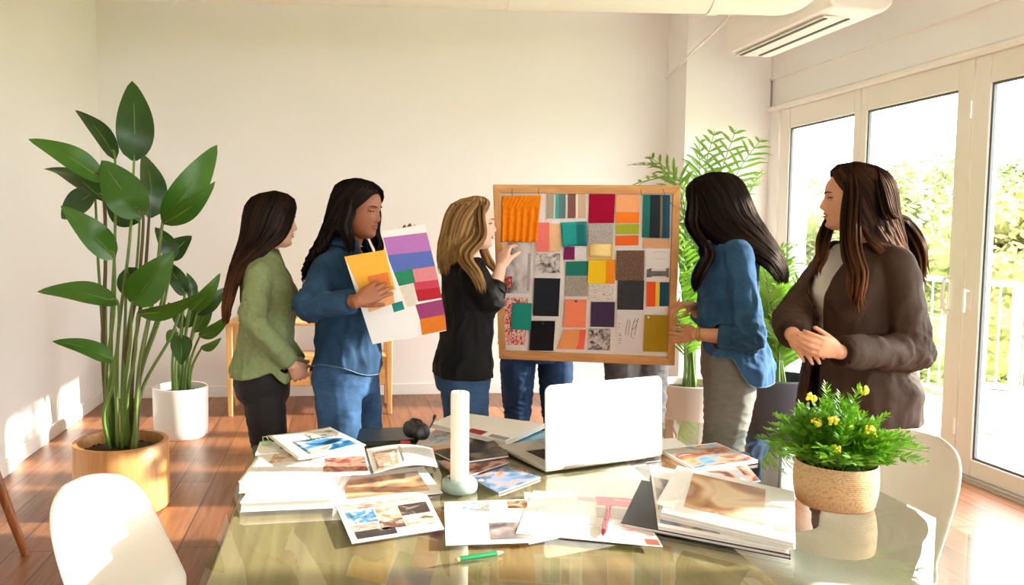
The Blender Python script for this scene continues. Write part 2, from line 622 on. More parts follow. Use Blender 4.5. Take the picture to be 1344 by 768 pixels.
# ------------------------------------------------------------------ outside
st(MB().box2((XR + .1, -3, -.2), (5.5, 11, -.03)), 'balcony_floor', mat('balcony_deck', srgb(212, 206, 196), .7, .05, 6))
gr = MB().box2((-40, -40, -4.4), (120, 120, -4.2))
tag(gr.build('lawn', mat('grass', srgb(120, 138, 70), .9, .3, .6)), kind='structure')
rl = empty('balcony_railing', (5.3, 5, -.03), 'pale metal balcony railing with thin upright bars outside the glass doors', 'railing')
RM = mat('railing_metal', srgb(205, 205, 200), .45)
MB().tube([(5.3, -2, 1.06), (5.3, 10.5, 1.06)], .024, 12).build('handrail', RM, rl, smooth=True, auto=40)
MB().box2((5.285, -2, .07), (5.315, 10.5, .1)).build('bottom_rail', RM, rl)
for k in range(9):
    y = -1.5 + k * 1.5
    MB().box2((5.275, y - .025, -.03), (5.325, y + .025, 1.05)).build('post', RM, rl)
y = 2.55
while y < 10:
    MB().tube([(5.3, y, .1), (5.3, y, 1.04)], .007, 6).build('baluster', RM, rl)
    y += .125
pl = MB()
pc = V(4.95, 5.74, -.03)
pl.lathe([(.15, 0), (.17, .02), (.2, .3), (.205, .34), (.185, .34), (.18, .3), (.001, .29)], pc, 28)
o = pl.build('balcony_planter', mat('planter_grey', srgb(186, 186, 178), .7), smooth=True, auto=40)
tag(o, 'round pale grey planter standing outside on the balcony', 'planter')
st(MB().lathe([(.179, .296), (.1, .304), (.001, .306)], pc, 20), 'soil', M['soil'], o)

LEAFM = [mat('tree_leaf_%s' % n, c, .6, .25, .8) for n, c in (('yellow_green', srgb(158, 154, 98)), ('pale_green', srgb(140, 146, 92)), ('mid_green', srgb(122, 134, 84)))]
BARK = mat('bark', srgb(94, 78, 62), .9, .3, 8)


def tree(x, y, h, r, mi, seed, label):
    rr = random.Random(seed)
    t = empty('tree', (x, y, -4.2), label, 'tree', 'trees beyond the balcony')
    m = MB()
    m.tube([(x, y, -4.2), (x + .1, y, -2), (x - .1, y + .1, h - r)], [.22, .17, .09], 8)
    for k in range(5):
        a = rr.uniform(0, 6.28)
        m.tube([(x, y, -2.5 + k * .5), (x + math.cos(a) * r * .6, y + math.sin(a) * r * .6, -1 + k * .6)], [.09, .03], 6)
    m.build('trunk', BARK, t, smooth=True)
    lf = MB()
    zc = (h - 3.4) / 2 + .2
    blobs = []
    for k in range(16):
        a, b = rr.uniform(0, 6.28), rr.uniform(-1, 1)
        q = math.sqrt(1 - b * b) * .62
        blobs.append((V(x + math.cos(a) * r * q, y + math.sin(a) * r * q, zc + b * (h - zc) * .68), r * rr.uniform(.36, .55)))
    for c, br in blobs:
        for k in range(420):
            d = V(rr.gauss(0, 1), rr.gauss(0, 1), rr.gauss(0, 1)).normalized()
            p = c + d * br * rr.uniform(.75, 1.05)
            u = V(rr.gauss(0, 1), rr.gauss(0, 1), rr.gauss(0, .6)).normalized()
            w = u.cross(d + V(rr.gauss(0, .5), rr.gauss(0, .5), rr.gauss(0, .5))).normalized()
            L, W = rr.uniform(.08, .16), rr.uniform(.04, .075)
            lf.add([p - u * L, p + w * W + u * .02, p + u * L, p - w * W], [(0, 1, 2, 3)])
        lf.ball(c, br * .72, 10, 7)
    lf.build('crown', LEAFM[mi], t, fix=False)


kinds = ['yellow-green leafy tree beyond the balcony', 'pale green leafy tree beyond the balcony', 'mid green leafy tree beyond the balcony']
TREES = [(12.0, 17.5, 2.9, 1.9, 1), (16.25, 18.8, 3.1, 1.9, 0), (12.2, 22.0, 3.3, 1.9, 1), (16.45, 23.2, 3.7, 1.9, 0), (20.7, 24.0, 3.9, 1.9, 2), (20.6, 28.4, 4.6, 1.95, 1), (16.3, 27.6, 3.9, 1.9, 2), (25.0, 28.2, 4.5, 1.95, 0), (24.9, 32.7, 5.2, 2.0, 2), (20.5, 19.7, 3.6, 1.9, 1)]
where = ['nearest one, seen behind the brown coat', 'seen through the far right door', 'seen through the narrow far window', 'in the middle of the central pane', 'behind the nearest yellow-green tree at the right', 'second row back in the central pane', 'far back in the narrow window', 'far back at the right edge', 'farthest of all', 'beyond the right edge of the glass']
for i, (x, y, h, r, mi) in enumerate(TREES):
    tree(x, y, h, r, mi, 50 + i, kinds[mi].replace(' beyond the balcony', '') + ' outside, ' + where[i])

# ------------------------------------------------------------------ light
w = bpy.data.worlds.new('sky'); SC.world = w
w.use_nodes = True
bg = w.node_tree.nodes['Background']
bg.inputs[0].default_value = (.97, .98, 1.0, 1)
bg.inputs[1].default_value = SKY_STRENGTH
sd = bpy.data.lights.new('sun', 'SUN')
sun = bpy.data.objects.new('sun', sd); COL.objects.link(sun)
sd.energy = SUN_STRENGTH
sd.angle = R(1.2)
sd.color = (1.0, .93, .82)
sun.location = (10, 3, 8)
sun.rotation_euler = V(*SUN_DIR).to_track_quat('-Z', 'Y').to_euler()
SC.view_settings.view_transform = 'Standard'
SC.view_settings.look = 'None'
SC.view_settings.gamma = 1
SC.view_settings.use_curve_mapping = False
SC.view_settings.exposure = EXPOSURE
SC.cycles.use_denoising = True
SC.cycles.max_bounces = 10
SC.cycles.diffuse_bounces = 6
SC.cycles.transparent_max_bounces = 16
SC.cycles.sample_clamp_indirect = 8
SC.cycles.caustics_reflective = False
SC.cycles.caustics_refractive = False
for y0 in (-.6, 2.6, 5.1):
    pass
# ------------------------------------------------------------------ plants
def leaf_mat(name, c, c2, rough=.35):
    m, t, b = nt(name)
    tc = t.nodes.new('ShaderNodeTexCoord')
    n = t.nodes.new('ShaderNodeTexNoise'); n.inputs['Scale'].default_value = 5
    t.links.new(tc.outputs['Object'], n.inputs['Vector'])
    r = ramp(t, [(.3, c), (.7, c2)])
    t.links.new(n.outputs['Fac'], r.inputs[0])
    t.links.new(r.outputs[0], b.inputs['Base Color'])
    b.inputs['Roughness'].default_value = rough
    tr = t.nodes.new('ShaderNodeBsdfTranslucent')
    tr.inputs[0].default_value = (c2[0] * 1.5, min(1, c2[1] * 1.8), c2[2] * .8, 1)
    mx = t.nodes.new('ShaderNodeMixShader'); mx.inputs[0].default_value = .15
    t.links.new(b.outputs[0], mx.inputs[1]); t.links.new(tr.outputs[0], mx.inputs[2])
    t.links.new(mx.outputs[0], t.nodes['Material Output'].inputs[0])
    return m


M['leaf_deep'] = leaf_mat('deep_green_leaf', srgb(24, 56, 15), srgb(42, 82, 24))
M['leaf_fresh'] = leaf_mat('fresh_green_leaf', srgb(46, 92, 22), srgb(70, 116, 34))
M['palm'] = leaf_mat('palm_leaf', srgb(84, 130, 46), srgb(132, 172, 72), .45)
M['stem'] = mat('green_stem', srgb(104, 136, 62), .5, .2, 6)
M['stem_brown'] = mat('brown_stem', srgb(98, 82, 50), .6, .25, 6)
M['fern'] = leaf_mat('ferny_leaf', srgb(66, 122, 30), srgb(128, 176, 48), .5)
M['petal'] = mat('yellow_petal', srgb(255, 232, 64), .6, .1, 80)


def paddle(base, tip, w, roll=0, sag=.12, fold=.18, n=14, wave=.0, sharp=1.0, seed=0):
    """one paddle leaf as a curved, folded blade with a midrib"""
    base, tip = Vector(base), Vector(tip)
    a = tip - base
    L = a.length
    a.normalize()
    c = (CAM + V(0, 0, .3) - (base + tip) / 2)
    nr = (c - a * c.dot(a)).normalized()
    nr = Matrix.Rotation(R(roll), 3, a) @ nr
    side = a.cross(nr)
    vs, fs, mid = [], [], []
    us = [-1, -.66, -.33, 0, .33, .66, 1]
    for k in range(n + 1):
        t = k / n
        wt = w * .5 * (math.sin(math.pi * min(1, t ** .78 * .97 + .02)) ** .72) * (1 - .25 * t * sharp)
        if k == n: wt = .0015
        p = base + a * (L * t) + nr * (sag * L * math.sin(math.pi * t)) - nr * (sag * L * 1.2 * t * t)
        mid.append(p + nr * -.0015)
        for u in us:
            f = abs(u)
            q = p + side * (u * wt) + nr * (fold * wt * f ** 1.3) + nr * (wave * wt * math.sin(t * 9 + u * 2 + seed))
            vs.append(q)
    m = len(us)
    for k in range(n):
        for i in range(m - 1):
            fs.append((k * m + i, k * m + i + 1, (k + 1) * m + i + 1, (k + 1) * m + i))
    return vs, fs, mid


def plant_leaf(parent, base, tip, w, mats, stem=None, stem_r=.012, stem_mat=None, **k):
    vs, fs, mid = paddle(base, tip, w, **k)
    b = MB().add(vs, fs, 0)
    b.tube(mid, [.0045 * (1 - .8 * i / len(mid)) for i in range(len(mid))], 5, mi=1)
    o = b.build('leaf', [mats, M['stem']], parent, smooth=True, fix=False)
    if stem:
        s = MB()
        pts = spline(stem + [mid[0], mid[2]], 7)
        nn = len(pts)
        s.tube(pts, [stem_r * (1 - .62 * i / nn) for i in range(nn)], 9)
        s.build('stem', stem_mat or M['stem'], parent, smooth=True)
    return o


# big plant in the wooden pot
PC = T(161, 664, 0)
big = empty('potted_plant', PC, 'tall broad-leaved plant in a round wooden pot by the left wall', 'potted plant')
b = MB()
b.lathe([(.235, 0), (.247, .01), (.25, .06), (.25, .355), (.246, .362), (.222, .362), (.218, .35), (.216, .3)], PC, 56)
b.build('pot', wood_mat('pot_wood', srgb(188, 128, 70), srgb(222, 166, 104), 2, 2.6, .42), big, smooth=True, auto=40)
b = MB().lathe([(.219, .3), (.16, .315), (.08, .325), (.001, .327)], PC, 40)
b.build('soil', M['soil'], big, smooth=True)
b = MB()
for k in range(260):
    a, r = rnd.uniform(0, 6.28), .205 * math.sqrt(rnd.random())
    b.ball(PC + V(r * math.cos(a), r * math.sin(a), .323 - r * .09), rnd.uniform(.004, .009), 6, 4)
b.build('soil_crumbs', M['soil'], big)
Y0 = PC.y
BIG = [  # base, tip, width px, depth of base, of tip (offset), roll, material, root offset, brown stem?
    ((176, 211), (175, 104), 52, .0, .02, 8, 'leaf_deep', -2, 0),
    ((151, 209), (102, 139), 27, .1, .15, 35, 'leaf_deep', -8, 0),
    ((136, 238), (40, 178), 33, -.08, -.2, 25, 'leaf_fresh', -12, 1),
    ((136, 264), (60, 213), 32, .12, .2, 50, 'leaf_deep', -10, 0),
    ((124, 252), (77, 287), 36, .2, .25, 15, 'leaf_deep', -12, 0),
    ((188, 284), (131, 210), 56, -.1, -.12, -10, 'leaf_fresh', 2, 1),
    ((196, 286), (193, 200), 40, .12, .16, 40, 'leaf_deep', 8, 1),
    ((214, 291), (288, 190), 46, .02, .1, 12, 'leaf_fresh', 14, 1),
    ((213, 293), (284, 244), 26, -.05, -.1, 38, 'leaf_fresh', 14, 0),
    ((150, 339), (83, 270), 38, -.16, -.3, 12, 'leaf_fresh', -10, 0),
    ((183, 291), (140, 262), 50, .16, .18, 10, 'leaf_deep', 0, 0),
    ((226, 342), (206, 297), 27, .1, .1, 30, 'leaf_deep', 12, 0),
    ((222, 340), (250, 309), 30, .15, .15, -20, 'leaf_deep', 10, 0),
    ((173, 398), (226, 333), 50, -.2, -.28, 5, 'leaf_fresh', 4, 0),
    ((166, 352), (190, 400), 40, .02, .02, 20, 'leaf_deep', 2, 0),
    ((155, 398), (51, 377), 30, -.22, -.36, 32, 'leaf_fresh', -8, 0),
    ((181, 412), (264, 392), 19, -.24, -.34, 48, 'leaf_fresh', 6, 0),
    ((149, 474), (72, 444), 24, -.25, -.36, 30, 'leaf_fresh', -8, 0),
    ((243, 386), (215, 340), 27, .25, .25, 12, 'leaf_deep', 12, 0),
]
for k, (bp, tp, w, db, dt, roll, mm, ro, brown) in enumerate(BIG):
    bs, tp_ = P(bp[0], bp[1], Y0 + db), P(tp[0], tp[1], Y0 + dt)
    root = PC + V(ro * .006, rnd.uniform(-.06, .06), .31)
    mid1 = root.lerp(bs, .35) + V(ro * .0035 - (.035 if tp_.x < bs.x else -.02) * (1 if bs.z < 1.0 else .3), 0, .03)
    mid1.x = root.x * .7 + mid1.x * .3
    plant_leaf(big, bs, tp_, w / F * Y0 / max(.45, math.cos(R(roll))), M[mm], [root, mid1, root.lerp(bs, .72)], (.0135 if brown else .0115), M['stem_brown'] if brown else M['stem'], roll=roll, sag=.09, fold=.22, wave=.05, seed=k)

# second plant in the white pot
WC = T(238, 571, 0)
sec = empty('potted_plant', WC, 'smaller leafy plant in a white cylindrical pot by the back wall', 'potted plant')
b = MB()
b.lathe([(.178, 0), (.188, .01), (.194, .06), (.197, .355), (.193, .362), (.18, .362), (.176, .35), (.174, .3)], WC, 48)
b.build('pot', M['white_pot'], sec, smooth=True, auto=40)
MB().lathe([(.177, .31), (.1, .322), (.001, .325)], WC, 32).build('soil', M['soil'], sec, smooth=True)
SEC = [((243, 388), (218, 350), 22, 0, 0, 15, 'leaf_deep'), ((250, 392), (248, 358), 16, .1, .1, 40, 'leaf_deep'), ((250, 408), (290, 362), 22, -.05, -.1, 25, 'leaf_fresh'),
       ((258, 412), (298, 378), 24, .05, .1, 10, 'leaf_deep'), ((262, 442), (303, 416), 18, -.1, -.2, 30, 'leaf_fresh'), ((240, 432), (222, 396), 18, .1, .1, 20, 'leaf_deep'),
       ((238, 440), (238, 478), 30, -.12, -.2, 0, 'leaf_deep'), ((231, 434), (219, 450), 16, -.1, -.15, 20, 'leaf_fresh'), ((255, 436), (280, 392), 20, .1, .1, 20, 'leaf_fresh'),
       ((246, 430), (262, 382), 20, .15, .15, 30, 'leaf_deep'), ((264, 458), (290, 446), 12, -.05, -.1, 40, 'leaf_fresh')]
for k, (bp, tp, w, db, dt, roll, mm) in enumerate(SEC):
    bs, tp_ = P(bp[0], bp[1], WC.y + db), P(tp[0], tp[1], WC.y + dt)
    root = WC + V((bp[0] - 246) * .0035, rnd.uniform(-.05, .05), .31)
    plant_leaf(sec, bs, tp_, w / F * WC.y / max(.45, math.cos(R(roll))), M[mm], [root, root.lerp(bs, .5) + V((root.x - bs.x) * .25, 0, .02)], .012, M['stem'], roll=roll, sag=.1, fold=.22, wave=.04, seed=k)


def frond(parent, pts, L, n=22, seed=0, tilt=0.0, name='frond'):
    """a feather palm frond: arching rachis with leaflets both sides"""
    rr = random.Random(seed)
    sp = spline(pts, 8)
    # even steps
    b = MB()
    N = len(sp)
    b.tube(sp, [.007 * (1 - .75 * i / N) for i in range(N)], 6, mi=1)
    cum = [0]
    for i in range(1, N): cum.append(cum[-1] + (sp[i] - sp[i - 1]).length)
    tot = cum[-1]
    for k in range(n):
        t = .3 + .7 * (k + .5) / n
        s = t * tot
        i = max(j for j in range(N) if cum[j] <= s + 1e-9)
        i = min(i, N - 2)
        p = sp[i].lerp(sp[i + 1], (s - cum[i]) / max(1e-6, cum[i + 1] - cum[i]))
        d = (sp[i + 1] - sp[i]).normalized()
        side = d.cross(V(0, 0, 1))
        if side.length < .15: side = V(1, tilt, 0) - d * d.x
        side.normalize()
        side = (Matrix.Rotation(tilt, 3, d) @ side)
        upn = side.cross(d)
        ll = L * (math.sin(math.pi * min(.97, .18 + .8 * (k + .5) / n)) ** .6) * rr.uniform(.85, 1.1)
        for sg in (-1, 1):
            fo = rr.uniform(.65, .95)
            dr = (d * fo + side * sg * 1.0 + upn * rr.uniform(.05, .3)).normalized()
            q = [p, p + dr * ll * .35, p + dr * ll * .7 + V(0, 0, -.03 * ll), p + dr * ll + V(0, 0, -.16 * ll)]
            wv = dr.cross(upn).normalized()
            ws = [.003, .011, .008, .0008]
            ws = [x * (.7 + L) for x in ws]
            vs = []
            for c, wd in zip(q, ws):
                vs += [c - wv * wd, c + upn * wd * .35, c + wv * wd]
            fs = []
            for j in range(3):
                fs += [(j * 3, j * 3 + 1, j * 3 + 4, j * 3 + 3), (j * 3 + 1, j * 3 + 2, j * 3 + 5, j * 3 + 4)]
            b.add(vs, fs, 0)
    return b.build(name, [M['palm'], M['stem']], parent, smooth=True, fix=False)


# palm in the pale pot behind the person at the board
AC_ = P(903, 505, 5.25); AC_.z = 0
pa = empty('potted_palm', AC_, 'feathery palm in a pale pot standing by the column', 'potted palm')
b = MB()
b.lathe([(.15, 0), (.165, .01), (.2, .44), (.205, .47), (.198, .476), (.182, .47), (.178, .42)], AC_, 40)
b.build('pot', mat('pale_pot', srgb(226, 214, 200), .5), pa, smooth=True, auto=40)
MB().lathe([(.18, .43), (.1, .445), (.001, .447)], AC_, 28).build('soil', M['soil'], pa, smooth=True)
yA = AC_.y
PALM_A = [  # px way points after the root, leaflet length
    [(905, 400), (895, 270), (868, 222), (830, 216)], [(905, 400), (900, 280), (880, 235), (836, 240)],
    [(912, 390), (918, 290), (926, 220), (938, 172)], [(915, 390), (930, 280), (950, 215), (966, 170)],
    [(915, 390), (940, 290), (972, 220), (1000, 182)], [(915, 400), (950, 310), (985, 250), (996, 226)],
    [(905, 410), (898, 330), (890, 290), (876, 268)], [(905, 420), (900, 370), (895, 330), (886, 310)],
    [(900, 430), (892, 400), (886, 370), (880, 352)], [(908, 410), (912, 340), (908, 300), (902, 262)],
    [(905, 440), (905, 400), (912, 370), (925, 345)], [(898, 440), (890, 420), (884, 405), (878, 396)],
    [(905, 405), (903, 300), (893, 240), (852, 205)], [(910, 395), (914, 290), (918, 230), (918, 182)],
    [(903, 430), (899, 390), (904, 350), (896, 318)], [(915, 400), (938, 320), (955, 260), (1000, 240)],
    [(904, 430), (893, 350), (888, 320), (892, 286)]]
for k, q in enumerate(PALM_A):
    dy = rnd.uniform(-.25, .25)
    pts = [AC_ + V(rnd.uniform(-.05, .05), rnd.uniform(-.05, .05), .43)] + [P(x, y, yA + dy * (j + 1) / 4) for j, (x, y) in enumerate(q)]
    frond(pa, pts, .26 if k < 6 or k in (12, 13) else .2, 20, k, rnd.uniform(-.5, .5) + (.9 if k in (2, 3, 4, 13) else 0))

# palm in the tall dark planter
BC_ = P(1024, 495, 4.55); BC_.z = 0
pb = empty('potted_palm', BC_, 'bushy palm in a tall dark grey planter by the glass doors', 'potted palm')
b = MB()
b.lathe([(.15, 0), (.16, .01), (.215, .56), (.222, .61), (.222, .632), (.214, .637), (.19, .637), (.186, .55)], BC_, 44)
b.build('planter', mat('charcoal_planter', srgb(62, 66, 74), .45, .08, 6), pb, smooth=True, auto=40)
MB().lathe([(.19, .57), (.1, .585), (.001, .587)], BC_, 28).build('soil', M['soil'], pb, smooth=True)
yB = BC_.y
PALM_B = [[(1022, 440), (1018, 380), (1030, 335), (1060, 314)], [(1024, 440), (1026, 390), (1040, 350), (1054, 345)],
          [(1020, 450), (1012, 420), (1008, 395), (1006, 370)], [(1024, 450), (1034, 425), (1044, 410), (1056, 408)],
          [(1024, 460), (1036, 440), (1046, 435), (1056, 440)], [(1018, 460), (1008, 440), (1000, 425), (996, 405)],
          [(1022, 460), (1022, 430), (1026, 410), (1032, 392)], [(1018, 470), (1008, 462), (1002, 458), (998, 462)],
          [(1024, 470), (1034, 460), (1042, 458), (1050, 470)], [(1022, 445), (1014, 380), (1020, 335), (1040, 318)],
          [(1022, 455), (1016, 430), (1016, 410), (1020, 384)], [(1020, 445), (1010, 390), (1002, 350), (985, 320)],
          [(1024, 445), (1040, 400), (1060, 370), (1085, 360)], [(1022, 455), (1044, 430), (1066, 420), (1090, 430)]]
for k, q in enumerate(PALM_B):
    dy = rnd.uniform(-.2, .3)
    pts = [BC_ + V(rnd.uniform(-.05, .05), rnd.uniform(-.05, .05), .57)] + [P(x, y, yB + dy * (j + 1) / 4) for j, (x, y) in enumerate(q)]
    frond(pb, pts, .2, 20, 40 + k, rnd.uniform(-.5, .5))

# ------------------------------------------------------------------ desk, stool, chairs
DX0, DX1, DY0, DY1 = -.9, .425, 6.5, 6.95
dk = empty('console_desk', (-.24, 6.72, 0), 'light wooden console desk with a drawer against the back wall', 'desk')
ztop = P(303, 424, 6.5).z
for x in (DX0 + .025, DX1 - .025):
    for y in (DY0 + .02, DY1 - .02):
        MB().loft([[V(x - r, y - r, z), V(x + r, y - r, z), V(x + r, y + r, z), V(x - r, y + r, z)] for z, r in ((0, .018), (ztop - .025, .026))]).build('leg', M['pale_wood'], dk, bevel=.005)
MB().box2((DX0, DY0 - .01, ztop - .025), (DX1, DY1 + .01, ztop)).build('desk_top', M['pale_wood_x'], dk, bevel=.006)
zb_, zt_ = P(420, 507, 6.5).z, P(420, 470, 6.5).z
MB().box2((DX0 + .05, DY0 + .02, zb_), (DX1 - .05, DY1 - .02, zt_)).build('drawer_case', M['pale_wood_x'], dk, bevel=.004)
w3 = (DX1 - DX0 - .1) / 2
zm = P(420, 486, 6.5).z
for k in range(2):
    x0 = DX0 + .05 + k * w3
    o = MB().box2((x0 + .006, DY0 + .002, zb_ + .008), (x0 + w3 - .006, DY0 + .02, zm)).build('drawer', M['pale_wood_x'], dk, bevel=.004)
    kx = P(420, 497, 6.5).x if k == 1 else x0 + w3 / 2
    MB().ball((kx, DY0 - .008, (zb_ + zm) / 2), .012, 10, 6).build('knob', M['stool_wood'], o, smooth=True)

stl = empty('stool', (-1.62, 3.55, 0), 'small dark wooden stool cut off by the left edge of the picture', 'stool')
sz = P(20, 594, 3.6).z
b = MB(); sc_ = V(-1.675, 3.6, 0)
b.lathe([(.001, sz - .035), (.16, sz - .035), (.175, sz - .025), (.178, sz - .01), (.17, sz), (.001, sz)], sc_, 36)
b.build('seat', M['stool_wood'], stl, smooth=True, auto=40)
for dx, dy in ((1, 1), (1, -1), (-1, 1), (-1, -1)):
    a = sc_ + V(dx * .1, dy * .1, sz - .03); e = sc_ + V(dx * .17 + (.035 if dx > 0 else 0), dy * .15, 0)
    if dx > 0 and dy > 0: e = T(34, 729, 0)
    MB().tube([a, a.lerp(e, .5), e], [.026, .023, .018], 10).build('leg', M['stool_wood'], stl, smooth=True, auto=50)


def shell_chair(x, y, rz, label, wood, tall=1.0, name='shell_chair'):
    t = empty(name, (x, y, 0), label, 'chair', 'white shell chairs at the table', rz)
    prof = [(.235, .425), (.215, .448), (.16, .455), (.05, .442), (-.07, .432), (-.16, .447), (-.205, .5), (-.242, .58), (-.280, .67), (-.312, .75), (-.335, .81), (-.345, .84)]
    sp = spline([V(0, a, c) for a, c in prof], 4)
    n = len(sp); nu = 20
    vs, fs = [], []
    for i, p in enumerate(sp):
        t_ = i / (n - 1)
        wd = .215 + .02 * math.sin(math.pi * min(1, t_ * 1.4))
        if t_ > .68: wd *= math.sqrt(max(0, 1 - ((t_ - .68) / .325) ** 2.2))
        if t_ < .08: wd *= .82 + .18 * math.sqrt(1 - ((.08 - t_) / .08) ** 2)
        back = max(0, min(1, (t_ - .42) / .15))
        for k in range(nu + 1):
            u = -1 + 2 * k / nu
            cu = abs(u) ** 2.4
            vs.append((u * wd, p.y + back * .07 * cu * wd / .22, p.z * (1 if p.z < .5 else 1) + (1 - back) * .035 * cu * (.3 + t_)))
    for i in range(n - 1):
        for k in range(nu):
            a = i * (nu + 1) + k
            fs.append((a, a + 1, a + nu + 2, a + nu + 1))
    o = MB().add([Vector((v[0], v[1], v[2] if v[2] < .5 else .5 + (v[2] - .5) * tall)) for v in vs], fs).build('seat_shell', M['shell'], t, smooth=True, local=True)
    s = o.modifiers.new('thick', 'SOLIDIFY'); s.thickness = .011; s.offset = 0
    s = o.modifiers.new('round', 'SUBSURF'); s.levels = 1; s.render_levels = 1
    for sx in (-1, 1):
        for sy in (-1, 1):
            MB().tube([(sx * .12, sy * .12 - .01, .428), (sx * .2, sy * .2 - .01, 0)], [.017, .011], 10).build('leg', wood, t, smooth=True, local=True)
    MB().tube([(-.12, -.13, .42), (.12, .11, .42)], .008, 8).tube([(.12, -.13, .42), (-.12, .11, .42)], .008, 8).build('brace', M['dark_metal'], t, local=True)
    return t


shell_chair(-.37, 2.02, R(-108), 'white plastic shell chair in front at the left of the glass table', M['pale_wood'], 1.0)
shell_chair(1.54, 2.38, R(100), 'white plastic shell chair at the right of the table behind the woven pot', M['pale_wood'], 1.0)
# ------------------------------------------------------------------ mood board
bTL, bTR, bBL = P(647, 243, 3.68), P(893, 244, 3.50), P(655, 470, 3.90)
bN = (bTR - bTL).cross(bBL - bTL).normalized()
if bN.y > 0: bN = -bN


def onb(x, y, off=0.0):
    r = ray(x, y)
    q = bTL + bN * off
    return CAM + r * ((q - CAM).dot(bN) / r.dot(bN))


BO = (onb(647, 243), onb(893, 244), onb(885, 479), onb(655, 470))
BI = (onb(657.5, 253), onb(883, 254), onb(876, 468.5), onb(664, 460))
board = empty('pin_board', (BO[2] + BO[3]) / 2, 'large wood-framed board covered with fabric and colour swatches held up by people', 'board')
BACK = mat('board_felt', srgb(240, 236, 232), .9, .02, 40)
MB().slab([onb(650, 246, -.004), onb(890, 247, -.004), onb(882, 476, -.004), onb(658, 467, -.004)], .012, bN).build('backing', BACK, board)
FWM = wood_mat('board_frame_wood', srgb(196, 142, 84), srgb(222, 170, 108), 0, 3, .4)
FWMv = wood_mat('board_frame_wood_upright', srgb(196, 142, 84), srgb(222, 170, 108), 2, 3, .4)
for a, b_, c, d_, m_ in ((0, 1, 1, 0, FWM), (3, 2, 2, 3, FWM), (0, 3, 3, 0, FWMv), (1, 2, 2, 1, FWMv)):
    q = [BO[a], BO[b_], BI[c], BI[d_]]
    b = MB()
    fr, bk = [p + bN * .012 for p in q], [p - bN * .016 for p in q]
    b.add(fr + bk, [(0, 1, 2, 3), (7, 6, 5, 4), (0, 4, 5, 1), (1, 5, 6, 2), (2, 6, 7, 3), (3, 7, 4, 0)])
    b.build('frame_bar', m_, board, bevel=.003)


def c5(*q):
    return [(640 + x / 2.956, 230 + y / 2.956) for x, y in q]


def fab(name, col, var=.12, scale=160, bump=.5):
    return mat(name, col, .9, var, scale, bump=bump, bscale=260, spec=.2)


def speck(name, cols, scale, seed):
    return print_mat(name, cols, seed, scale, .9, False, (1, 1), 3)


SW = 'swatches pinned on the board'


def swatch(name, label, q, m, th=.002, off=.001, cat='swatch', pin=False, warp=None, nu=1, nv=1, blocks=()):
    pts = [onb(x, y, off + th) for x, y in c5(*q)]
    wf = (lambda u, v: bN * warp(u, v)) if warp else None
    o = MB().slab(pts, th, bN, nu=nu, nv=nv, warp=wf).build(name, m, None, smooth=bool(warp), fix=not warp)
    tag(o, label, cat, SW)
    for (u0, v0, u1, v1), bm_, nm in blocks:
        f = lambda u, v: (pts[0] * (1 - u) + pts[1] * u) * (1 - v) + (pts[3] * (1 - u) + pts[2] * u) * v + bN * .0006
        MB().slab([f(u0, v0), f(u1, v0), f(u1, v1), f(u0, v1)], .0005, bN).build(nm, bm_, o)
    if pin:
        u = (pts[0] + pts[1]) / 2 + (pts[3] - pts[0]) * .05 if pin == 1 else pts[0] * .8 + pts[1] * .15 + pts[3] * .05
        MB().ball(u + bN * .004, .0055, 10, 6).build('pin', M['white'] if pin == 2 else M['dark_metal'], o, smooth=True)
    return o


S = srgb
C = lambda n, r, g, b: mat(n, S(r, g, b), .75, .04, 60)
# hung orange fabric with gathered top and pleats
o = swatch('fabric_swatch', 'orange gathered fabric hanging from two strings at the top left of the board', [(58, 80), (207, 78), (190, 258), (52, 258)], fab('orange_cloth', S(244, 140, 14), .1, 60), .004, .006, 'fabric', nu=44, nv=24,
           warp=lambda u, v: (.006 * math.sin(u * 34) * min(1, (1 - v) * 3) if v < .72 else .004 * math.sin(u * 60 + v * 40) * math.sin(v * 70)) + .006)
st_ = MB()
for x in (95, 198):
    st_.tube([onb(640 + x / 2.956, 230 + 52 / 2.956, .013), onb(640 + x / 2.956, 230 + 82 / 2.956, .012)], .0015, 5)
st_.build('hanging_string', M['dark_metal'], o)
swatch('fabric_swatch', 'row of striped fabric strips in grey, teal, brown and tan', [(232, 75), (380, 72), (380, 166), (230, 168)],
       stripe_mat('strip_row', [(0, S(166, 160, 140)), (.17, S(210, 214, 206)), (.21, S(70, 168, 160)), (.3, S(86, 126, 130)), (.48, S(214, 210, 204)), (.53, S(128, 84, 78)), (.74, S(232, 224, 214)), (.8, S(208, 178, 146))]), .003)
swatch('fabric_swatch', 'crimson square swatch at the top centre of the board', [(395, 74), (495, 74), (490, 186), (391, 186)], fab('crimson_cloth', S(164, 4, 50), .05), .003)
swatch('colour_card', 'peach card at the top of the warm card column', [(498, 76), (590, 76), (589, 142), (497, 142)], C('peach_card', 244, 170, 116))
swatch('colour_card', 'bright orange card under the peach one', [(497, 144), (589, 144), (588, 186), (497, 186)], C('orange_card', 250, 128, 14))
swatch('colour_card', 'lime green card between two orange cards', [(497, 190), (588, 190), (587, 229), (497, 229)], C('lime_card', 168, 178, 40))
swatch('colour_card', 'vermilion card at the foot of the warm card column', [(496, 236), (586, 234), (585, 272), (496, 273)], C('vermilion_card', 242, 104, 16))
o = swatch('fabric_swatch', 'dark navy and teal striped fabric hanging at the top right of the board', [(604, 76), (708, 78), (706, 245), (599, 242)],
       stripe_mat('navy_stripes', [(0, S(12, 108, 98)), (.26, S(12, 32, 44)), (.64, S(130, 112, 70)), (.72, S(8, 66, 84)), (.86, S(10, 78, 116))]), .004, .005)
st_ = MB()
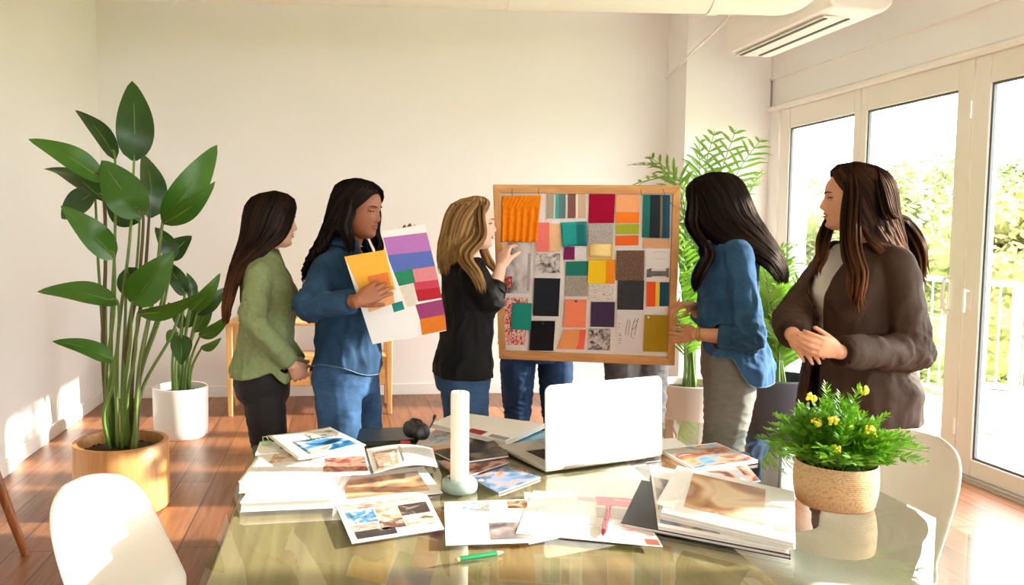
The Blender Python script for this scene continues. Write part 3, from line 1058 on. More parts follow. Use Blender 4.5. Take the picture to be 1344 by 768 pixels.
for x, x2 in ((594, 598), (680, 690)):
    st_.tube([onb(640 + x / 2.956, 230 + 54 / 2.956, .013), onb(640 + x2 / 2.956, 230 + 80 / 2.956, .011)], .0013, 5)
st_.tube(spline([onb(640 + 684 / 2.956, 230 + 80 / 2.956, .011), onb(640 + 706 / 2.956, 230 + 104 / 2.956, .011), onb(640 + 728 / 2.956, 230 + 124 / 2.956, .013)], 5), .0013, 5)
st_.build('hanging_string', M['dark_metal'], o)
swatch('colour_card', 'tan card peeping out below the navy striped fabric', [(604, 246), (706, 248), (705, 284), (602, 283)], C('tan_card', 222, 170, 126))
swatch('colour_card', 'coral pink card overlapping the orange fabric', [(189, 184), (240, 184), (238, 296), (188, 296)], C('coral_card', 240, 122, 110), .003, .014)
swatch('colour_card', 'pale peach card beside the coral pink one', [(240, 188), (288, 190), (282, 297), (239, 296)], C('pale_peach_card', 240, 198, 152), .003, .004)
swatch('fabric_swatch', 'two-tone teal cloth square with lifted corners', [(282, 184), (384, 180), (385, 272), (292, 278)], stripe_mat('teal_two_tone', [(0, S(12, 152, 148)), (.6, S(4, 112, 118))]), .003, .008, nu=8, nv=8, warp=lambda u, v: .012 * (2 * u - 1) ** 2 * (1 - v))
swatch('colour_card', 'small plum square under the two-tone teal cloth', [(297, 278), (338, 278), (337, 328), (294, 328)], C('plum_card', 122, 6, 84))
swatch('colour_card', 'small pale grey square beside the plum one', [(338, 279), (383, 277), (381, 330), (338, 330)], C('pale_grey_card', 222, 222, 224))
swatch('fabric_swatch', 'light grey tweed swatch under the crimson one', [(391, 190), (488, 190), (485, 268), (389, 268)], speck('grey_tweed', [S(70, 66, 66), S(176, 170, 164), S(220, 214, 208)], 38, 3), .003)
swatch('colour_card', 'straw yellow strip behind the folded cream card', [(389, 266), (487, 266), (485, 328), (387, 328)], C('straw_card', 226, 196, 112))
swatch('colour_card', 'folded cream card under the grey tweed', [(395, 268), (478, 268), (476, 312), (397, 312)], C('cream_card', 252, 224, 148), .004, .005, nu=2, nv=6, warp=lambda u, v: .01 * (1 - v) ** 2)
swatch('colour_card', 'dark green card left of the yellow and orange one', [(304, 336), (392, 334), (389, 390), (302, 390)], C('green_card', 4, 118, 104), .002, .004)
swatch('colour_card', 'bright yellow card with an orange edge', [(392, 331), (495, 330), (493, 421), (388, 420)], stripe_mat('yellow_orange', [(0, S(248, 206, 20)), (.66, S(252, 150, 12))]), .004, .008)
swatch('photo_print', 'black and white portrait print below the orange fabric', [(78, 262), (172, 262), (165, 460), (60, 458)],
       print_mat('portrait_print', [S(70, 64, 66), S(150, 144, 146), S(206, 200, 200), S(232, 228, 226)], 2.2, 1.3), .002, .001, 'print',
       blocks=[((.02, .66, .3, .9), print_mat('red_detail', [S(60, 20, 20), S(190, 60, 54), S(220, 190, 180)], 4, 5), 'red_detail'), ((.86, .2, .97, .95), lines_mat('side_text', S(206, 202, 200), S(80, 76, 76), 1, 26), 'text_block')])
swatch('photo_print', 'grey sketch print between the portrait and the plum square', [(182, 300), (286, 300), (284, 388), (180, 388)], mat('sketch_paper', S(228, 224, 220), .8), .0015, .001, 'print',
       blocks=[((.04, .04, .96, .9), print_mat('sketch_ink', [S(60, 58, 58), S(160, 156, 154), S(214, 210, 206), S(232, 228, 224)], 7, 3), 'picture')])
swatch('fabric_swatch', 'black navy rectangle swatch on a white backing', [(182, 400), (282, 402), (275, 548), (176, 546)], fab('ink_cloth', S(34, 40, 50), .2, 120), .004, .004, blocks=())
swatch('fabric_swatch', 'salt and pepper tweed under the dark green card', [(303, 390), (389, 390), (387, 470), (299, 470)], speck('pepper_tweed', [S(60, 56, 54), S(170, 162, 150), S(206, 200, 190)], 30, 5), .003)
swatch('paper_sketch', 'small page of ink doodles under the yellow card', [(393, 426), (490, 428), (487, 487), (390, 486)], print_mat('doodles', [S(60, 58, 56), S(224, 218, 208), S(232, 226, 218), S(228, 222, 212)], 9, 9, .8, False, (1, 2)), .0015, .001, 'print')
swatch('fabric_swatch', 'brown tweed square right of centre', [(500, 293), (608, 293), (606, 410), (498, 408)], speck('brown_tweed', [S(52, 36, 30), S(112, 84, 70), S(156, 128, 110)], 36, 8), .004, .004)
swatch('fabric_swatch', 'charcoal felt square under the brown tweed', [(506, 410), (608, 410), (604, 523), (503, 522)], fab('charcoal_cloth', S(62, 64, 68), .15, 120), .004, .003)
o = swatch('paper_sketch', 'white page with a grey sofa drawing at the right edge of the board', [(614, 290), (708, 290), (706, 402), (612, 400)], mat('page_white', S(232, 228, 226), .7), .0015, .001, 'print')
so_ = MB()
def bl(x, y, off): return onb(640 + x / 2.956, 230 + y / 2.956, off)
for q in ([(634, 372), (696, 372), (696, 392), (632, 392)], [(618, 366), (636, 360), (636, 396), (616, 396)], [(692, 362), (704, 360), (703, 396), (692, 396)]):
    so_.slab([bl(x, y, .0032) for x, y in q], .0006, bN)
so_.build('sofa_drawing', mat('drawing_grey', S(104, 98, 98), .8, .3, 120), o)
ln = MB()
for pts in ([(640, 300), (668, 296), (698, 302)], [(650, 322), (672, 326), (690, 320)], [(634, 364), (664, 368), (694, 362)]):
    ln.tube(spline([bl(x, y, .003) for x, y in pts], 5), .0008, 4)
ln.build('pencil_line', mat('pencil_grey', S(140, 136, 134), .8), o)
swatch('colour_card', 'card of vermilion, yellow and navy stripes at the right edge', [(618, 414), (704, 416), (702, 508), (616, 510)], stripe_mat('three_stripe', [(0, S(238, 84, 20)), (.4, S(244, 206, 70)), (.58, S(4, 72, 92))]), .003)
swatch('colour_card', 'tall pale backing card behind the salmon cards', [(298, 600), (382, 600), (374, 676), (268, 674)], stripe_mat('peach_coral', [(0, S(246, 164, 98)), (.7, S(250, 108, 80))]), .003, .001)
swatch('colour_card', 'salmon card pinned over the peach and coral card', [(302, 482), (384, 484), (380, 592), (295, 590)], C('salmon_card', 252, 142, 100), .004, .008, pin=1)
swatch('fabric_swatch', 'dark purple felt square at the lower centre', [(402, 493), (494, 493), (491, 590), (399, 588)], fab('purple_cloth', S(72, 56, 86), .15), .004)
swatch('fabric_swatch', 'red and white patterned fabric at the lower left of the board', [(45, 474), (157, 476), (145, 660), (38, 656)], speck('red_pattern', [S(206, 60, 52), S(214, 84, 74), S(246, 222, 210), S(250, 236, 226)], 16, 6), .003, .002)
swatch('colour_card', 'teal card pinned on the red patterned fabric', [(98, 497), (172, 498), (168, 602), (90, 598)], C('teal_card', 8, 148, 132), .005, .01)
swatch('fabric_swatch', 'plain black swatch hanging at the bottom edge', [(168, 567), (262, 568), (255, 682), (162, 680)], fab('black_cloth', S(26, 27, 32), .15), .006, .004, pin=1)
swatch('photo_print', 'black and white photograph under the purple square', [(391, 595), (478, 597), (474, 680), (388, 678)], print_mat('bw_photo', [S(36, 34, 34), S(130, 124, 122), S(200, 194, 190), S(220, 214, 210)], 12, 4, .7), .0015, .001, 'print')
o = swatch('paper_sketch', 'white page with pencil figure sketches at the lower right', [(500, 535), (597, 536), (593, 687), (497, 685)], mat('page_white_two', S(234, 230, 230), .7), .0015, .001, 'print')
ln = MB()
for pts in ([(545, 560), (538, 590), (534, 620)], [(552, 562), (548, 595), (546, 622)], [(572, 556), (562, 590), (556, 626)], [(584, 556), (576, 590), (570, 620)], [(566, 570), (578, 566), (586, 556)], [(560, 600), (572, 590), (580, 574)], [(556, 626), (566, 634)]):
    ln.tube(spline([bl(x, y, .003) for x, y in pts], 5), .0013, 4)
for y, w_ in ((548, 4), (574, 6), (588, 5), (614, 10), (622, 12), (632, 10), (640, 12), (650, 8)):
    ln.tube([bl(508, y, .003), bl(508 + w_, y + 2, .003)], .0014, 4)
ln.build('pencil_line', mat('pencil_dark', S(92, 88, 88), .8), o)
swatch('colour_card', 'large mustard yellow card at the lower right corner of the board', [(610, 543), (703, 545), (698, 686), (604, 684)], C('mustard_card', 176, 144, 12), .004, .003, pin=2)

# ------------------------------------------------------------------ colour boards held by the second person
pA = P(500, 400, 3.14)
hN = V(-.18, -.98, .06).normalized()


def onp(x, y, off=0.0, base=pA, n=hN):
    r = ray(x, y)
    q = base + n * off
    return CAM + r * ((q - CAM).dot(n) / r.dot(n))


CARD = mat('card_white', S(238, 236, 236), .6)


def sheet(label, q, patches, off):
    o = MB().slab([onp(x, y, off) for x, y in q], .004, hN).build('colour_board', CARD)
    tag(o, label, 'colour board', 'colour boards held by the woman in the denim shirt')
    for k, (pq, nm, c) in enumerate(patches):
        MB().slab([onp(x, y, off + .0012 + .0004 * (k % 3)) for x, y in pq], .001, hN).build('colour_patch', C(nm, *c), o)
    return o


sheet('white board with purple, blue, red and orange patches held up by the top edge', [(501, 304), (558, 294), (586, 434), (527, 447)],
      [([(503, 312), (560, 305), (566, 329), (509, 335)], 'lilac', (178, 112, 186)), ([(509, 335), (566, 329), (571, 349), (514, 358)], 'periwinkle', (84, 104, 184)),
       ([(514, 358), (541, 353), (545, 371), (518, 377)], 'emerald', (24, 128, 92)), ([(538, 353), (571, 349), (575, 367), (543, 371)], 'dusty_pink', (214, 130, 140)),
       ([(543, 371), (575, 367), (577, 377), (545, 381)], 'rose', (196, 56, 84)), ([(545, 381), (577, 377), (580, 391), (549, 396)], 'deep_red', (178, 6, 34)),
       ([(545, 400), (580, 393), (584, 413), (551, 419)], 'mauve', (150, 54, 110)), ([(551, 419), (584, 413), (586, 433), (554, 440)], 'tangerine', (214, 114, 12)),
       ([(518, 378), (542, 373), (547, 400), (524, 406)], 'oatmeal', (216, 208, 192))], .0)
sheet('white board with yellow top and orange patches held against the denim shirt', [(452, 337), (505, 328), (549, 441), (489, 452)],
      [([(452, 337), (505, 328), (515, 366), (471, 378)], 'amber', (246, 180, 60)), ([(471, 378), (515, 366), (519, 380), (476, 398)], 'amber_low', (244, 182, 66)), ([(482, 363), (509, 357), (513, 374), (487, 381)], 'orange_patch', (228, 124, 56)),
       ([(478, 384), (514, 374), (518, 398), (484, 410)], 'apricot', (240, 172, 116)), ([(514, 399), (528, 395), (531, 406), (517, 410)], 'teal_patch', (16, 132, 128))], .009)

# ------------------------------------------------------------------ glass table
TH = .75
tbl = empty('glass_table', (.62, 2.1, 0), 'large glass-topped table with a pale wood panel under the glass', 'table')
TXL, TXR, TYN, TYF = -.297, 1.528, .95, 3.07
out = [V(TXL, TYN, 0), V(TXR, TYN, 0)]
rc = .34
cc = V(TXR - rc, TYF - rc, 0)
out += [cc + V(rc * math.cos(a), rc * math.sin(a), 0) for a in [math.pi / 2 * k / 14 for k in range(15)]]
out += [V(TXL + .02, TYF - .115, 0), V(TXL, TYF - .14, 0)]
M['table_glass'] = glass_mat('table_glass', (.93, .965, .94), 1.5, .004, 1.1)
b = MB()
b.loft([[V(p.x, p.y, TH - .012) for p in out], [V(p.x, p.y, TH) for p in out]])
b.build('glass_top', M['table_glass'], tbl)
M['table_wood'] = wood_mat('table_panel_wood', S(146, 124, 90), S(192, 168, 128), 1, 2.2, .4)
WPX = .93
wp = [V(TXL + .012, TYN + .02, 0), V(WPX, TYN + .02, 0), V(WPX, TYF - .14, 0), V(TXL + .012, TYF - .22, 0)]
MB().loft([[V(p.x, p.y, TH - .04) for p in wp], [V(p.x, p.y, TH - .0125) for p in wp]]).build('wood_panel', M['table_wood'], tbl, bevel=.003)
for x, y in ((-.2, 1.15), (-.2, 2.6), (.85, 1.15), (.85, 2.6)):
    MB().tube([(x, y, TH - .04), (x, y, 0)], [.03, .024], 14).build('leg', M['pale_wood'], tbl, smooth=True, auto=50)
for x, y in ((1.36, 1.15), (1.36, 2.62)):
    MB().tube([(x, y, TH - .013), (x, y, 0)], [.022, .022], 14).build('leg', M['metal'], tbl, smooth=True, auto=50)
MB().box2((-.2, 1.13, .62), (1.36, 1.17, .66)).box2((-.2, 2.58, .62), (.85, 2.62, .66)).build('rail', M['pale_wood'], tbl)

# ------------------------------------------------------------------ things on the table
PAPER = mat('paper_white', S(242, 240, 238), .55)
PAGES = mat('page_edges', S(226, 222, 216), .8, .08, 300, stretch=(.02, .02, 3))
UPZ = V(0, 0, 1)
SKIN_P = [S(58, 44, 40), S(150, 104, 78), S(214, 166, 130), S(236, 212, 192)]
BLUE_P = [S(30, 40, 60), S(40, 110, 170), S(96, 160, 204), S(226, 226, 226), S(214, 150, 122)]
DARK_P = [S(24, 22, 24), S(52, 50, 54), S(92, 84, 82), S(190, 170, 156)]
MIX_P = [S(40, 36, 40), S(120, 62, 52), S(206, 158, 128), S(120, 152, 184), S(232, 226, 220)]
pn = [0]


def pm(cols, scale=2.2, hard=False, **k):
    pn[0] += 1
    return print_mat('printed_picture_%d' % pn[0], cols, pn[0] * 1.7, scale, .3, hard, **k)


def sub(q, u0, v0, u1, v1):
    f = lambda u, v: (q[0] * (1 - u) + q[1] * u) * (1 - v) + (q[3] * (1 - u) + q[2] * u) * v
    return [f(u0, v0), f(u1, v0), f(u1, v1), f(u0, v1)]


def page(name, label, px, z, th, cat='paper', m=None, pics=(), group=None, curl=None, side=None):
    """px: far left, far right, near right, near left corners of the sheet; z: the height of its top"""
    q = [T(x, y, z) for x, y in px]
    wf = (lambda u, v: V(0, 0, curl(u, v))) if curl else None
    nu = nv = 1
    if curl: nu = nv = 12
    mats = [m or PAPER, side or PAPER]
    o = MB().slab(q, th, UPZ, 0, 1, nu, nv, wf).build(name, mats, None, smooth=bool(curl), fix=not curl)
    tag(o, label, cat, group)
    for k, (u0, v0, u1, v1, pmn, nm) in enumerate(pics):
        qq = sub(q, u0, v0, u1, v1)
        w2 = None
        if curl:
            w2 = lambda u, v, a=(u0, v0, u1, v1): V(0, 0, curl(a[0] + (a[2] - a[0]) * u, 1 - (a[1] + (a[3] - a[1]) * (1 - v))))
        MB().slab([p + V(0, 0, .0007) for p in qq], .0006, UPZ, nu=nu if curl else 1, nv=nv if curl else 1, warp=w2).build(nm, pmn, o, smooth=bool(curl), fix=not curl)
    return o


def book(name, label, px, z0, z1, cat='book', cover=None, pics=(), group=None, edge=None):
    """a bound block: covers and page edges; px are the top corners at height z1"""
    q = [T(x, y, z1) for x, y in px]
    e = empty(name, (sum(p.x for p in q) / 4, sum(p.y for p in q) / 4, z0), label, cat, group)
    ct = min(.0022, (z1 - z0) * .2)
    cv = cover or PAPER
    MB().slab(q, ct, UPZ).build('front_cover', cv, e)
    MB().slab([p - V(0, 0, z1 - z0 - ct) for p in q], ct, UPZ).build('back_cover', cv, e)
    c0 = sum(q, V(0, 0, 0)) / 4
    qi = [c0 + (p - c0) * .985 - V(0, 0, ct) for p in q]
    MB().slab(qi, z1 - z0 - 2 * ct, UPZ).build('pages', edge or PAGES, e)
    for (u0, v0, u1, v1, pmn, nm) in pics:
        MB().slab([p + V(0, 0, .0007) for p in sub(q, u0, v0, u1, v1)], .0006, UPZ).build(nm, pmn, e)
    return e


G1 = 'prints and magazines spread over the table'
# left stack of two thick books
book('book', 'thick white book at the bottom of the left stack', [(352, 603), (470, 601), (437, 655), (315, 660)], .7505, .776, group='thick books at the left of the table')
book('book', 'thick white book on top of the other at the left corner', [(345, 590), (468, 588), (434, 627), (313, 632)], .777, .81, group='thick books at the left of the table')
# open magazine over them
om = page('magazine', 'open magazine lying across the thick white books', [(348, 592), (477, 584), (486, 621), (318, 629)], .8145, .004, 'magazine', None,
          [(.12, .12, .5, .5, pm(SKIN_P[1:] + [S(240, 232, 226)], 3.2), 'picture'), (.06, .5, .52, .9, lines_mat('type_a', S(240, 238, 238), S(206, 202, 206), 3, 12), 'text_block'), (.62, .42, .985, .93, pm([S(36, 30, 36), S(150, 54, 50), S(220, 168, 144), S(70, 52, 56)], 2.4), 'picture')], G1)
page('magazine', 'curled open page reaching right from the thick white books', [(481, 589), (568, 580), (574, 603), (491, 621)], .8125, .003, 'magazine', None,
     [(.06, .25, .42, .92, pm([S(226, 208, 190), S(178, 132, 96), S(238, 226, 214)], 2.6), 'picture'), (.46, .08, .97, .85, lines_mat('type_b', S(240, 238, 238), S(170, 168, 172), 5, 14), 'text_block')], G1,
     curl=lambda u, v: -.055 * u * u * 0 + .006 * math.sin(u * 3.1) - .022 * u ** 3)
page('photo_print', 'glossy blue group photo print on top of the left pile', [(351, 578), (433, 562), (480, 584), (392, 609)], .826, .002, 'print', None,
     [(.2, .36, .93, .9, pm(BLUE_P, 2.2), 'picture'), (.5, .12, .95, .42, pm([S(70, 64, 66), S(206, 196, 190), S(226, 222, 220), S(226, 222, 220)], 3), 'picture')], G1, curl=lambda u, v: .012 * (1 - u) ** 2 + .004 * v)
page('notepad', 'small white notepad sticking out at the far left corner of the pile', [(341, 580), (368, 580), (366, 594), (335, 596)], .8175, .006, 'notepad', None, (), None)
bc = MB(); p0 = T(350, 584, .8178)
bc.box(p0 + V(0, .0, .006), (.03, .012, .012)).tube([p0 + V(-.01, 0, .012), p0 + V(-.012, -.004, .026), p0 + V(.0, -.004, .028), p0 + V(.008, 0, .012)], .0016, 5)
tag(bc.build('binder_clip', mat('clip_green', S(150, 178, 130), .4)), 'small pale green clip on the notepad at the far left', 'clip')
# papers in front
page('paper_sheet', 'white sheet with a wide tan photo in the front of the left pile', [(434, 628), (556, 612), (581, 647), (441, 663)], .7535, .0015, 'paper', None,
     [(.11, .16, .9, .86, pm([S(120, 106, 100), S(196, 150, 110), S(226, 184, 146), S(238, 214, 190)], 2.6), 'picture')], G1)
A_, B_ = pm([S(40, 32, 34), S(150, 110, 92), S(240, 222, 208)], 3), pm(BLUE_P[1:], 3)
coll = [(.06, .04, .5, .24, pm([S(110, 84, 78), S(226, 196, 180), S(244, 232, 224)], 2.6), 'picture'), (.52, .04, .9, .26, pm([S(226, 206, 190), S(240, 222, 206), S(206, 150, 120)], 2), 'picture'),
        (.06, .27, .36, .6, pm(BLUE_P, 2.6), 'picture'), (.38, .27, .62, .6, pm([S(244, 228, 214), S(226, 190, 168), S(190, 120, 96)], 2.2), 'picture'), (.63, .28, .95, .56, pm([S(44, 36, 36), S(66, 52, 50), S(220, 200, 190)], 1.8), 'picture'),
        (.06, .62, .34, .76, pm([S(240, 214, 200), S(120, 90, 80)], 2.6), 'picture'), (.07, .77, .5, .94, pm([S(40, 36, 40), S(64, 60, 62), S(200, 190, 186)], 1.6), 'picture'), (.36, .6, .62, .82, pm([S(70, 50, 46), S(120, 84, 74), S(226, 196, 180)], 2.4), 'picture'),
        (.64, .6, .95, .86, pm([S(240, 224, 212), S(226, 196, 176), S(110, 74, 64)], 2.6), 'picture')]
page('paper_sheet', 'white sheet with a collage of small photos at the front', [(440, 662), (558, 645), (583, 694), (462, 713)], .752, .0013, 'paper', None, coll, G1)
page('box_lid', 'small white box lid under the edge of the tan photo sheet', [(430, 640), (446, 638), (452, 660), (434, 666)], .7515, .0008, 'box lid', None, (), None)
page('paper_sheet', 'white layout page with small corner photos right of the candle', [(583, 659), (694, 655), (704, 712), (585, 716)], .7515, .0009, 'paper', None,
     [(.05, .06, .17, .3, mat('sky_blue_print', S(176, 206, 226), .4), 'picture'), (.22, .04, .52, .28, pm(BLUE_P[1:4] + [S(190, 150, 130)], 2.2), 'picture'), (.74, .04, .97, .22, pm(SKIN_P, 2.4), 'picture'), (.5, .56, .98, .92, pm([S(90, 84, 88), S(150, 140, 140), S(206, 196, 190)], 2), 'picture')], G1)
page('paper_sheet', 'torn white sheet lying under the red-printed layout', [(688, 646), (726, 648), (764, 700), (694, 714)], .7518, .001, 'paper', None, (), G1)
page('magazine', 'pale layout with pink and red printing under the red pen', [(700, 644), (832, 653), (870, 718), (677, 700)], .7535, .0015, 'magazine', None,
     [(.06, .02, .3, .16, pm([S(206, 190, 206), S(230, 222, 228), S(240, 236, 236)], 2.4), 'picture'), (.45, .08, .62, .16, mat('pink_print', S(236, 176, 180), .4), 'picture'), (.62, .04, .98, .24, pm([S(226, 84, 92), S(216, 60, 74), S(236, 150, 150)], 2), 'picture'),
      (.1, .28, .58, .7, mat('layout_white', S(240, 238, 238), .4), 'picture'), (.6, .3, .97, .52, lines_mat('type_c', S(226, 222, 224), S(180, 172, 176), 2, 8), 'text_block'), (.6, .55, .98, .86, pm([S(196, 190, 192), S(226, 222, 222), S(214, 70, 80)], 2), 'picture'), (.9, .88, .99, .98, mat('red_corner', S(206, 74, 50), .4), 'picture')], G1)
# right pile
G2 = 'magazines in the pile at the front right'
book('magazine', 'dark-covered magazine at the bottom of the front right pile', [(842, 630), (1010, 660), (1038, 729), (815, 686)], .7515, .762, 'magazine', mat('cover_charcoal', S(34, 34, 38), .6, .2, 8), (), G2)
book('magazine', 'magazine with a blue sky cover in the front right pile', [(853, 610), (1000, 640), (1036, 722), (864, 690)], .7625, .772, 'magazine', PAPER,
     [(.02, .24, .5, .96, pm([S(96, 150, 200), S(150, 180, 206), S(96, 92, 96), S(190, 170, 160)], 1.6), 'picture')], G2)
book('magazine', 'plain pale magazine second from the top of the front right pile', [(876, 640), (1043, 651), (1044, 717), (862, 676)], .7725, .781, 'magazine', PAPER, (), G2)
book('magazine', 'white magazine with a tan portrait on top of the front right pile', [(889, 611), (1042, 645), (1043, 713), (868, 672)], .7815, .791, 'magazine', PAPER,
     [(.16, .1, .78, .82, pm([S(236, 206, 172), S(240, 216, 186), S(206, 160, 120), S(168, 124, 94), S(244, 226, 204)], 1.5, detail=1), 'picture'), (.86, .76, .96, .86, mat('grey_mark', S(170, 168, 170), .5), 'mark')], G2)
page('paper_sheet', 'loose white sheet sticking out left of the portrait magazine', [(888, 613), (912, 617), (884, 668), (861, 661)], .7925, .001, 'paper', None, (), None)
# behind the pile
page('paper_sheet', 'white sheet under the magazine right of the laptop', [(862, 576), (886, 575), (912, 592), (868, 596)], .7512, .0009, 'paper', None, (), G1)
page('magazine', 'magazine half hidden at the right behind the front right pile', [(905, 606), (975, 604), (998, 631), (935, 640)], .7525, .002, 'magazine', pm(MIX_P, 2.2), (), G1)
book('magazine', 'glossy beach photo magazine right of the laptop', [(866, 590), (940, 581), (995, 604), (913, 616)], .753, .762, 'magazine', PAPER,
     [(.02, .04, .98, .96, pm([S(236, 226, 216), S(140, 60, 56), S(214, 168, 130), S(110, 170, 208), S(40, 44, 56)], 2.0, stretch=(1, 1.6)), 'picture')], G1)

# far middle pile
book('folder', 'black leather folder lying at the far left of the table', [(472, 563), (548, 560), (551, 577), (467, 580)], .751, .768, 'folder', mat('black_leather', S(26, 26, 30), .35), (), None, mat('dark_pages', S(70, 68, 66), .7))
book('magazine', 'thin magazine with black lower half in front of the black folder', [(514, 583), (590, 578), (600, 593), (508, 588)], .7512, .755, 'magazine', pm(DARK_P, 2.6), (), G1)
book('book', 'small tan-edged book right of the headphones', [(553, 571), (594, 569), (590, 583), (545, 586)], .756, .778, 'book', pm([S(60, 66, 72), S(170, 186, 196), S(214, 170, 130)], 2), (), None, mat('tan_edges', S(206, 160, 116), .7, .15, 200, stretch=(.05, .05, 3)))
er = MB().box(T(532, 586, .7555) + V(0, 0, .009), (.035, .022, .018), Matrix.Rotation(R(-8), 3, 'Z'))
tag(er.build('eraser', mat('eraser_red', S(200, 64, 58), .6), bevel=.004), 'small red and white eraser beside the tan-edged book', 'eraser')
book('magazine', 'magazine with brown picture lying under the dark one behind the candle', [(575, 605), (652, 597), (669, 606), (604, 628)], .7512, .756, 'magazine', pm(MIX_P, 2), (), G1)
book('magazine', 'black-covered magazine behind the candle', [(570, 592), (648, 578), (668, 597), (600, 607)], .7565, .766, 'magazine', pm([S(34, 34, 36), S(56, 56, 60), S(80, 76, 76), S(140, 124, 118)], 2.2), (), G1)
book('magazine', 'magazine with a blue and coral cover right of the candle base', [(620, 627), (664, 612), (710, 626), (655, 646)], .7515, .757, 'magazine', pm([S(226, 120, 90), S(220, 160, 140), S(130, 164, 204), S(70, 90, 130), S(226, 226, 230)], 1.8), (), G1)
page('paper_sheet', 'pink-printed leaflet at the far edge behind the white pad', [(640, 549), (700, 553), (728, 563), (672, 560)], .7515, .001, 'paper', pm([S(206, 110, 110), S(190, 170, 190), S(232, 226, 226)], 2.4), (), G1)
book('paper_pad', 'thick white pad of paper at the far side of the table', [(600, 541), (716, 556), (664, 579), (566, 556)], .758, .775, 'paper pad', PAPER,
     [(.48, .8, .68, .99, pm([S(120, 40, 46), S(206, 64, 66), S(90, 60, 60)], 3), 'picture'), (.76, .86, .98, .98, mat('grey_strip', S(150, 146, 150), .5), 'picture')], None)
page('magazine', 'magazine mostly hidden under the thick white pad', [(600, 560), (660, 566), (668, 586), (590, 590)], .7518, .001, 'magazine', pm(DARK_P[1:] + [S(226, 222, 220)], 2.6), (), G1)
page('paper_sheet', 'sky-blue printed sheet beside the laptop', [(672, 570), (722, 564), (730, 578), (680, 582)], .7515, .0009, 'paper', pm([S(60, 130, 180), S(120, 180, 214), S(206, 222, 230)], 1.6), (), G1)

# headphones
hp = empty('headphones', T(549, 571, .769), 'black folded headphones resting on the leather folder', 'headphones')
hc = T(548, 565, .803)
BLK = mat('black_plastic', S(28, 28, 30), .35)
PADM = mat('ear_pad', S(40, 38, 38), .6)
ax1 = V(.35, -.9, .18).normalized().to_track_quat('Z', 'Y').to_matrix()
ax2 = V(-.75, -.62, .1).normalized().to_track_quat('Z', 'Y').to_matrix()
c1, c2 = hc + V(.012, -.02, .0), hc + V(-.022, .022, .0)
for c_, ax_ in ((c1, ax1), (c2, ax2)):
    MB().lathe([(.001, .016), (.018, .016), (.028, .01), (.031, .0), (.03, -.006), (.001, -.006)], c_, 24, ax=ax_).build('ear_cup', BLK, hp, smooth=True, auto=40)
    MB().lathe([(.014, -.006), (.031, -.006), (.033, -.012), (.03, -.02), (.018, -.021), (.012, -.012)], c_, 24, ax=ax_).build('ear_pad', PADM, hp, smooth=True)
MB().tube(spline([c1 + V(.0, 0, .028), c1 + V(-.004, .02, .034), c2 + V(.01, .02, .03), c2 + V(0, 0, .026)], 6), .005, 8, .6).build('headband', BLK, hp, smooth=True)
MB().tube(spline([c1 + V(.02, .0, .005), c1 + V(.04, .03, .02), c1 + V(.052, .05, .045)], 5), [.003] * 8 + [.005, .006, .006], 8).build('microphone', BLK, hp, smooth=True)

# candle
cb = T(603, 644, TH)
ch = empty('candle_holder', cb, 'round grey-green stone candle holder on the table', 'candle holder')
MB().lathe([(.001, .0), (.045, .0), (.05, .006), (.0515, .018), (.049, .030), (.042, .0355), (.030, .034), (.0275, .026), (.001, .024)], cb, 44).build('base', mat('stone_green', S(150, 170, 164), .55, .08, 30), ch, smooth=True, auto=60)
ctop = P(603, 514, cb.y).z
o = MB().lathe([(.001, 0), (.0255, 0), (.026, .004), (.026, ctop - cb.z - .03), (.024, ctop - cb.z - .026), (.001, ctop - cb.z - .03)], cb + V(0, 0, .0255), 36).build('candle', mat('wax', S(244, 238, 226), .5, sss=.0), smooth=True, auto=40)
tag(o, 'tall white pillar candle standing in the grey-green holder', 'candle')
st_ = MB().tube([cb + V(0, 0, ctop - cb.z - .01), cb + V(.001, 0, ctop - cb.z + .004)], .0012, 5).build('wick', M['dark_metal'], o)

# pens
def pen(name, label, a, b_, r, col, tipc, cat):
    e = empty(name, (a + b_) / 2 - V(0, 0, r), label, cat)
    d_ = (b_ - a)
    MB().tube([a, a + d_ * .84], r, 8).build('barrel', col, e, smooth=True, auto=50)
    MB().tube([a + d_ * .84, b_], [r * .95, r * .15], 8).build('tip', tipc, e, smooth=True, auto=50)
    return e


e = pen('pencil', 'stubby green pencil at the front of the table', T(603, 734, TH + .0065), T(661, 725, TH + .0065), .0062, mat('pencil_green', S(20, 128, 78), .35), mat('pencil_tip', S(222, 196, 160), .6), 'pencil')
MB().tube([T(598, 735, TH + .0065), T(603, 734, TH + .0065)], [.003, .0058], 8).build('butt', mat('pencil_butt', S(206, 176, 130), .6), e, smooth=True)
e = pen('pen', 'red ballpoint pen lying on the pink-printed layout', T(799, 664, TH + .0105), T(791, 704, TH + .0105), .0062, mat('pen_red', S(206, 34, 48), .3), mat('pen_tip', S(120, 20, 30), .3), 'pen')
MB().tube([T(797.5, 668, TH + .0185), T(795, 682, TH + .0185)], .0016, 6).tube([T(797.5, 668, TH + .0185), T(798, 667, TH + .0135)], .0016, 6).build('clip', M['dark_metal'], e)

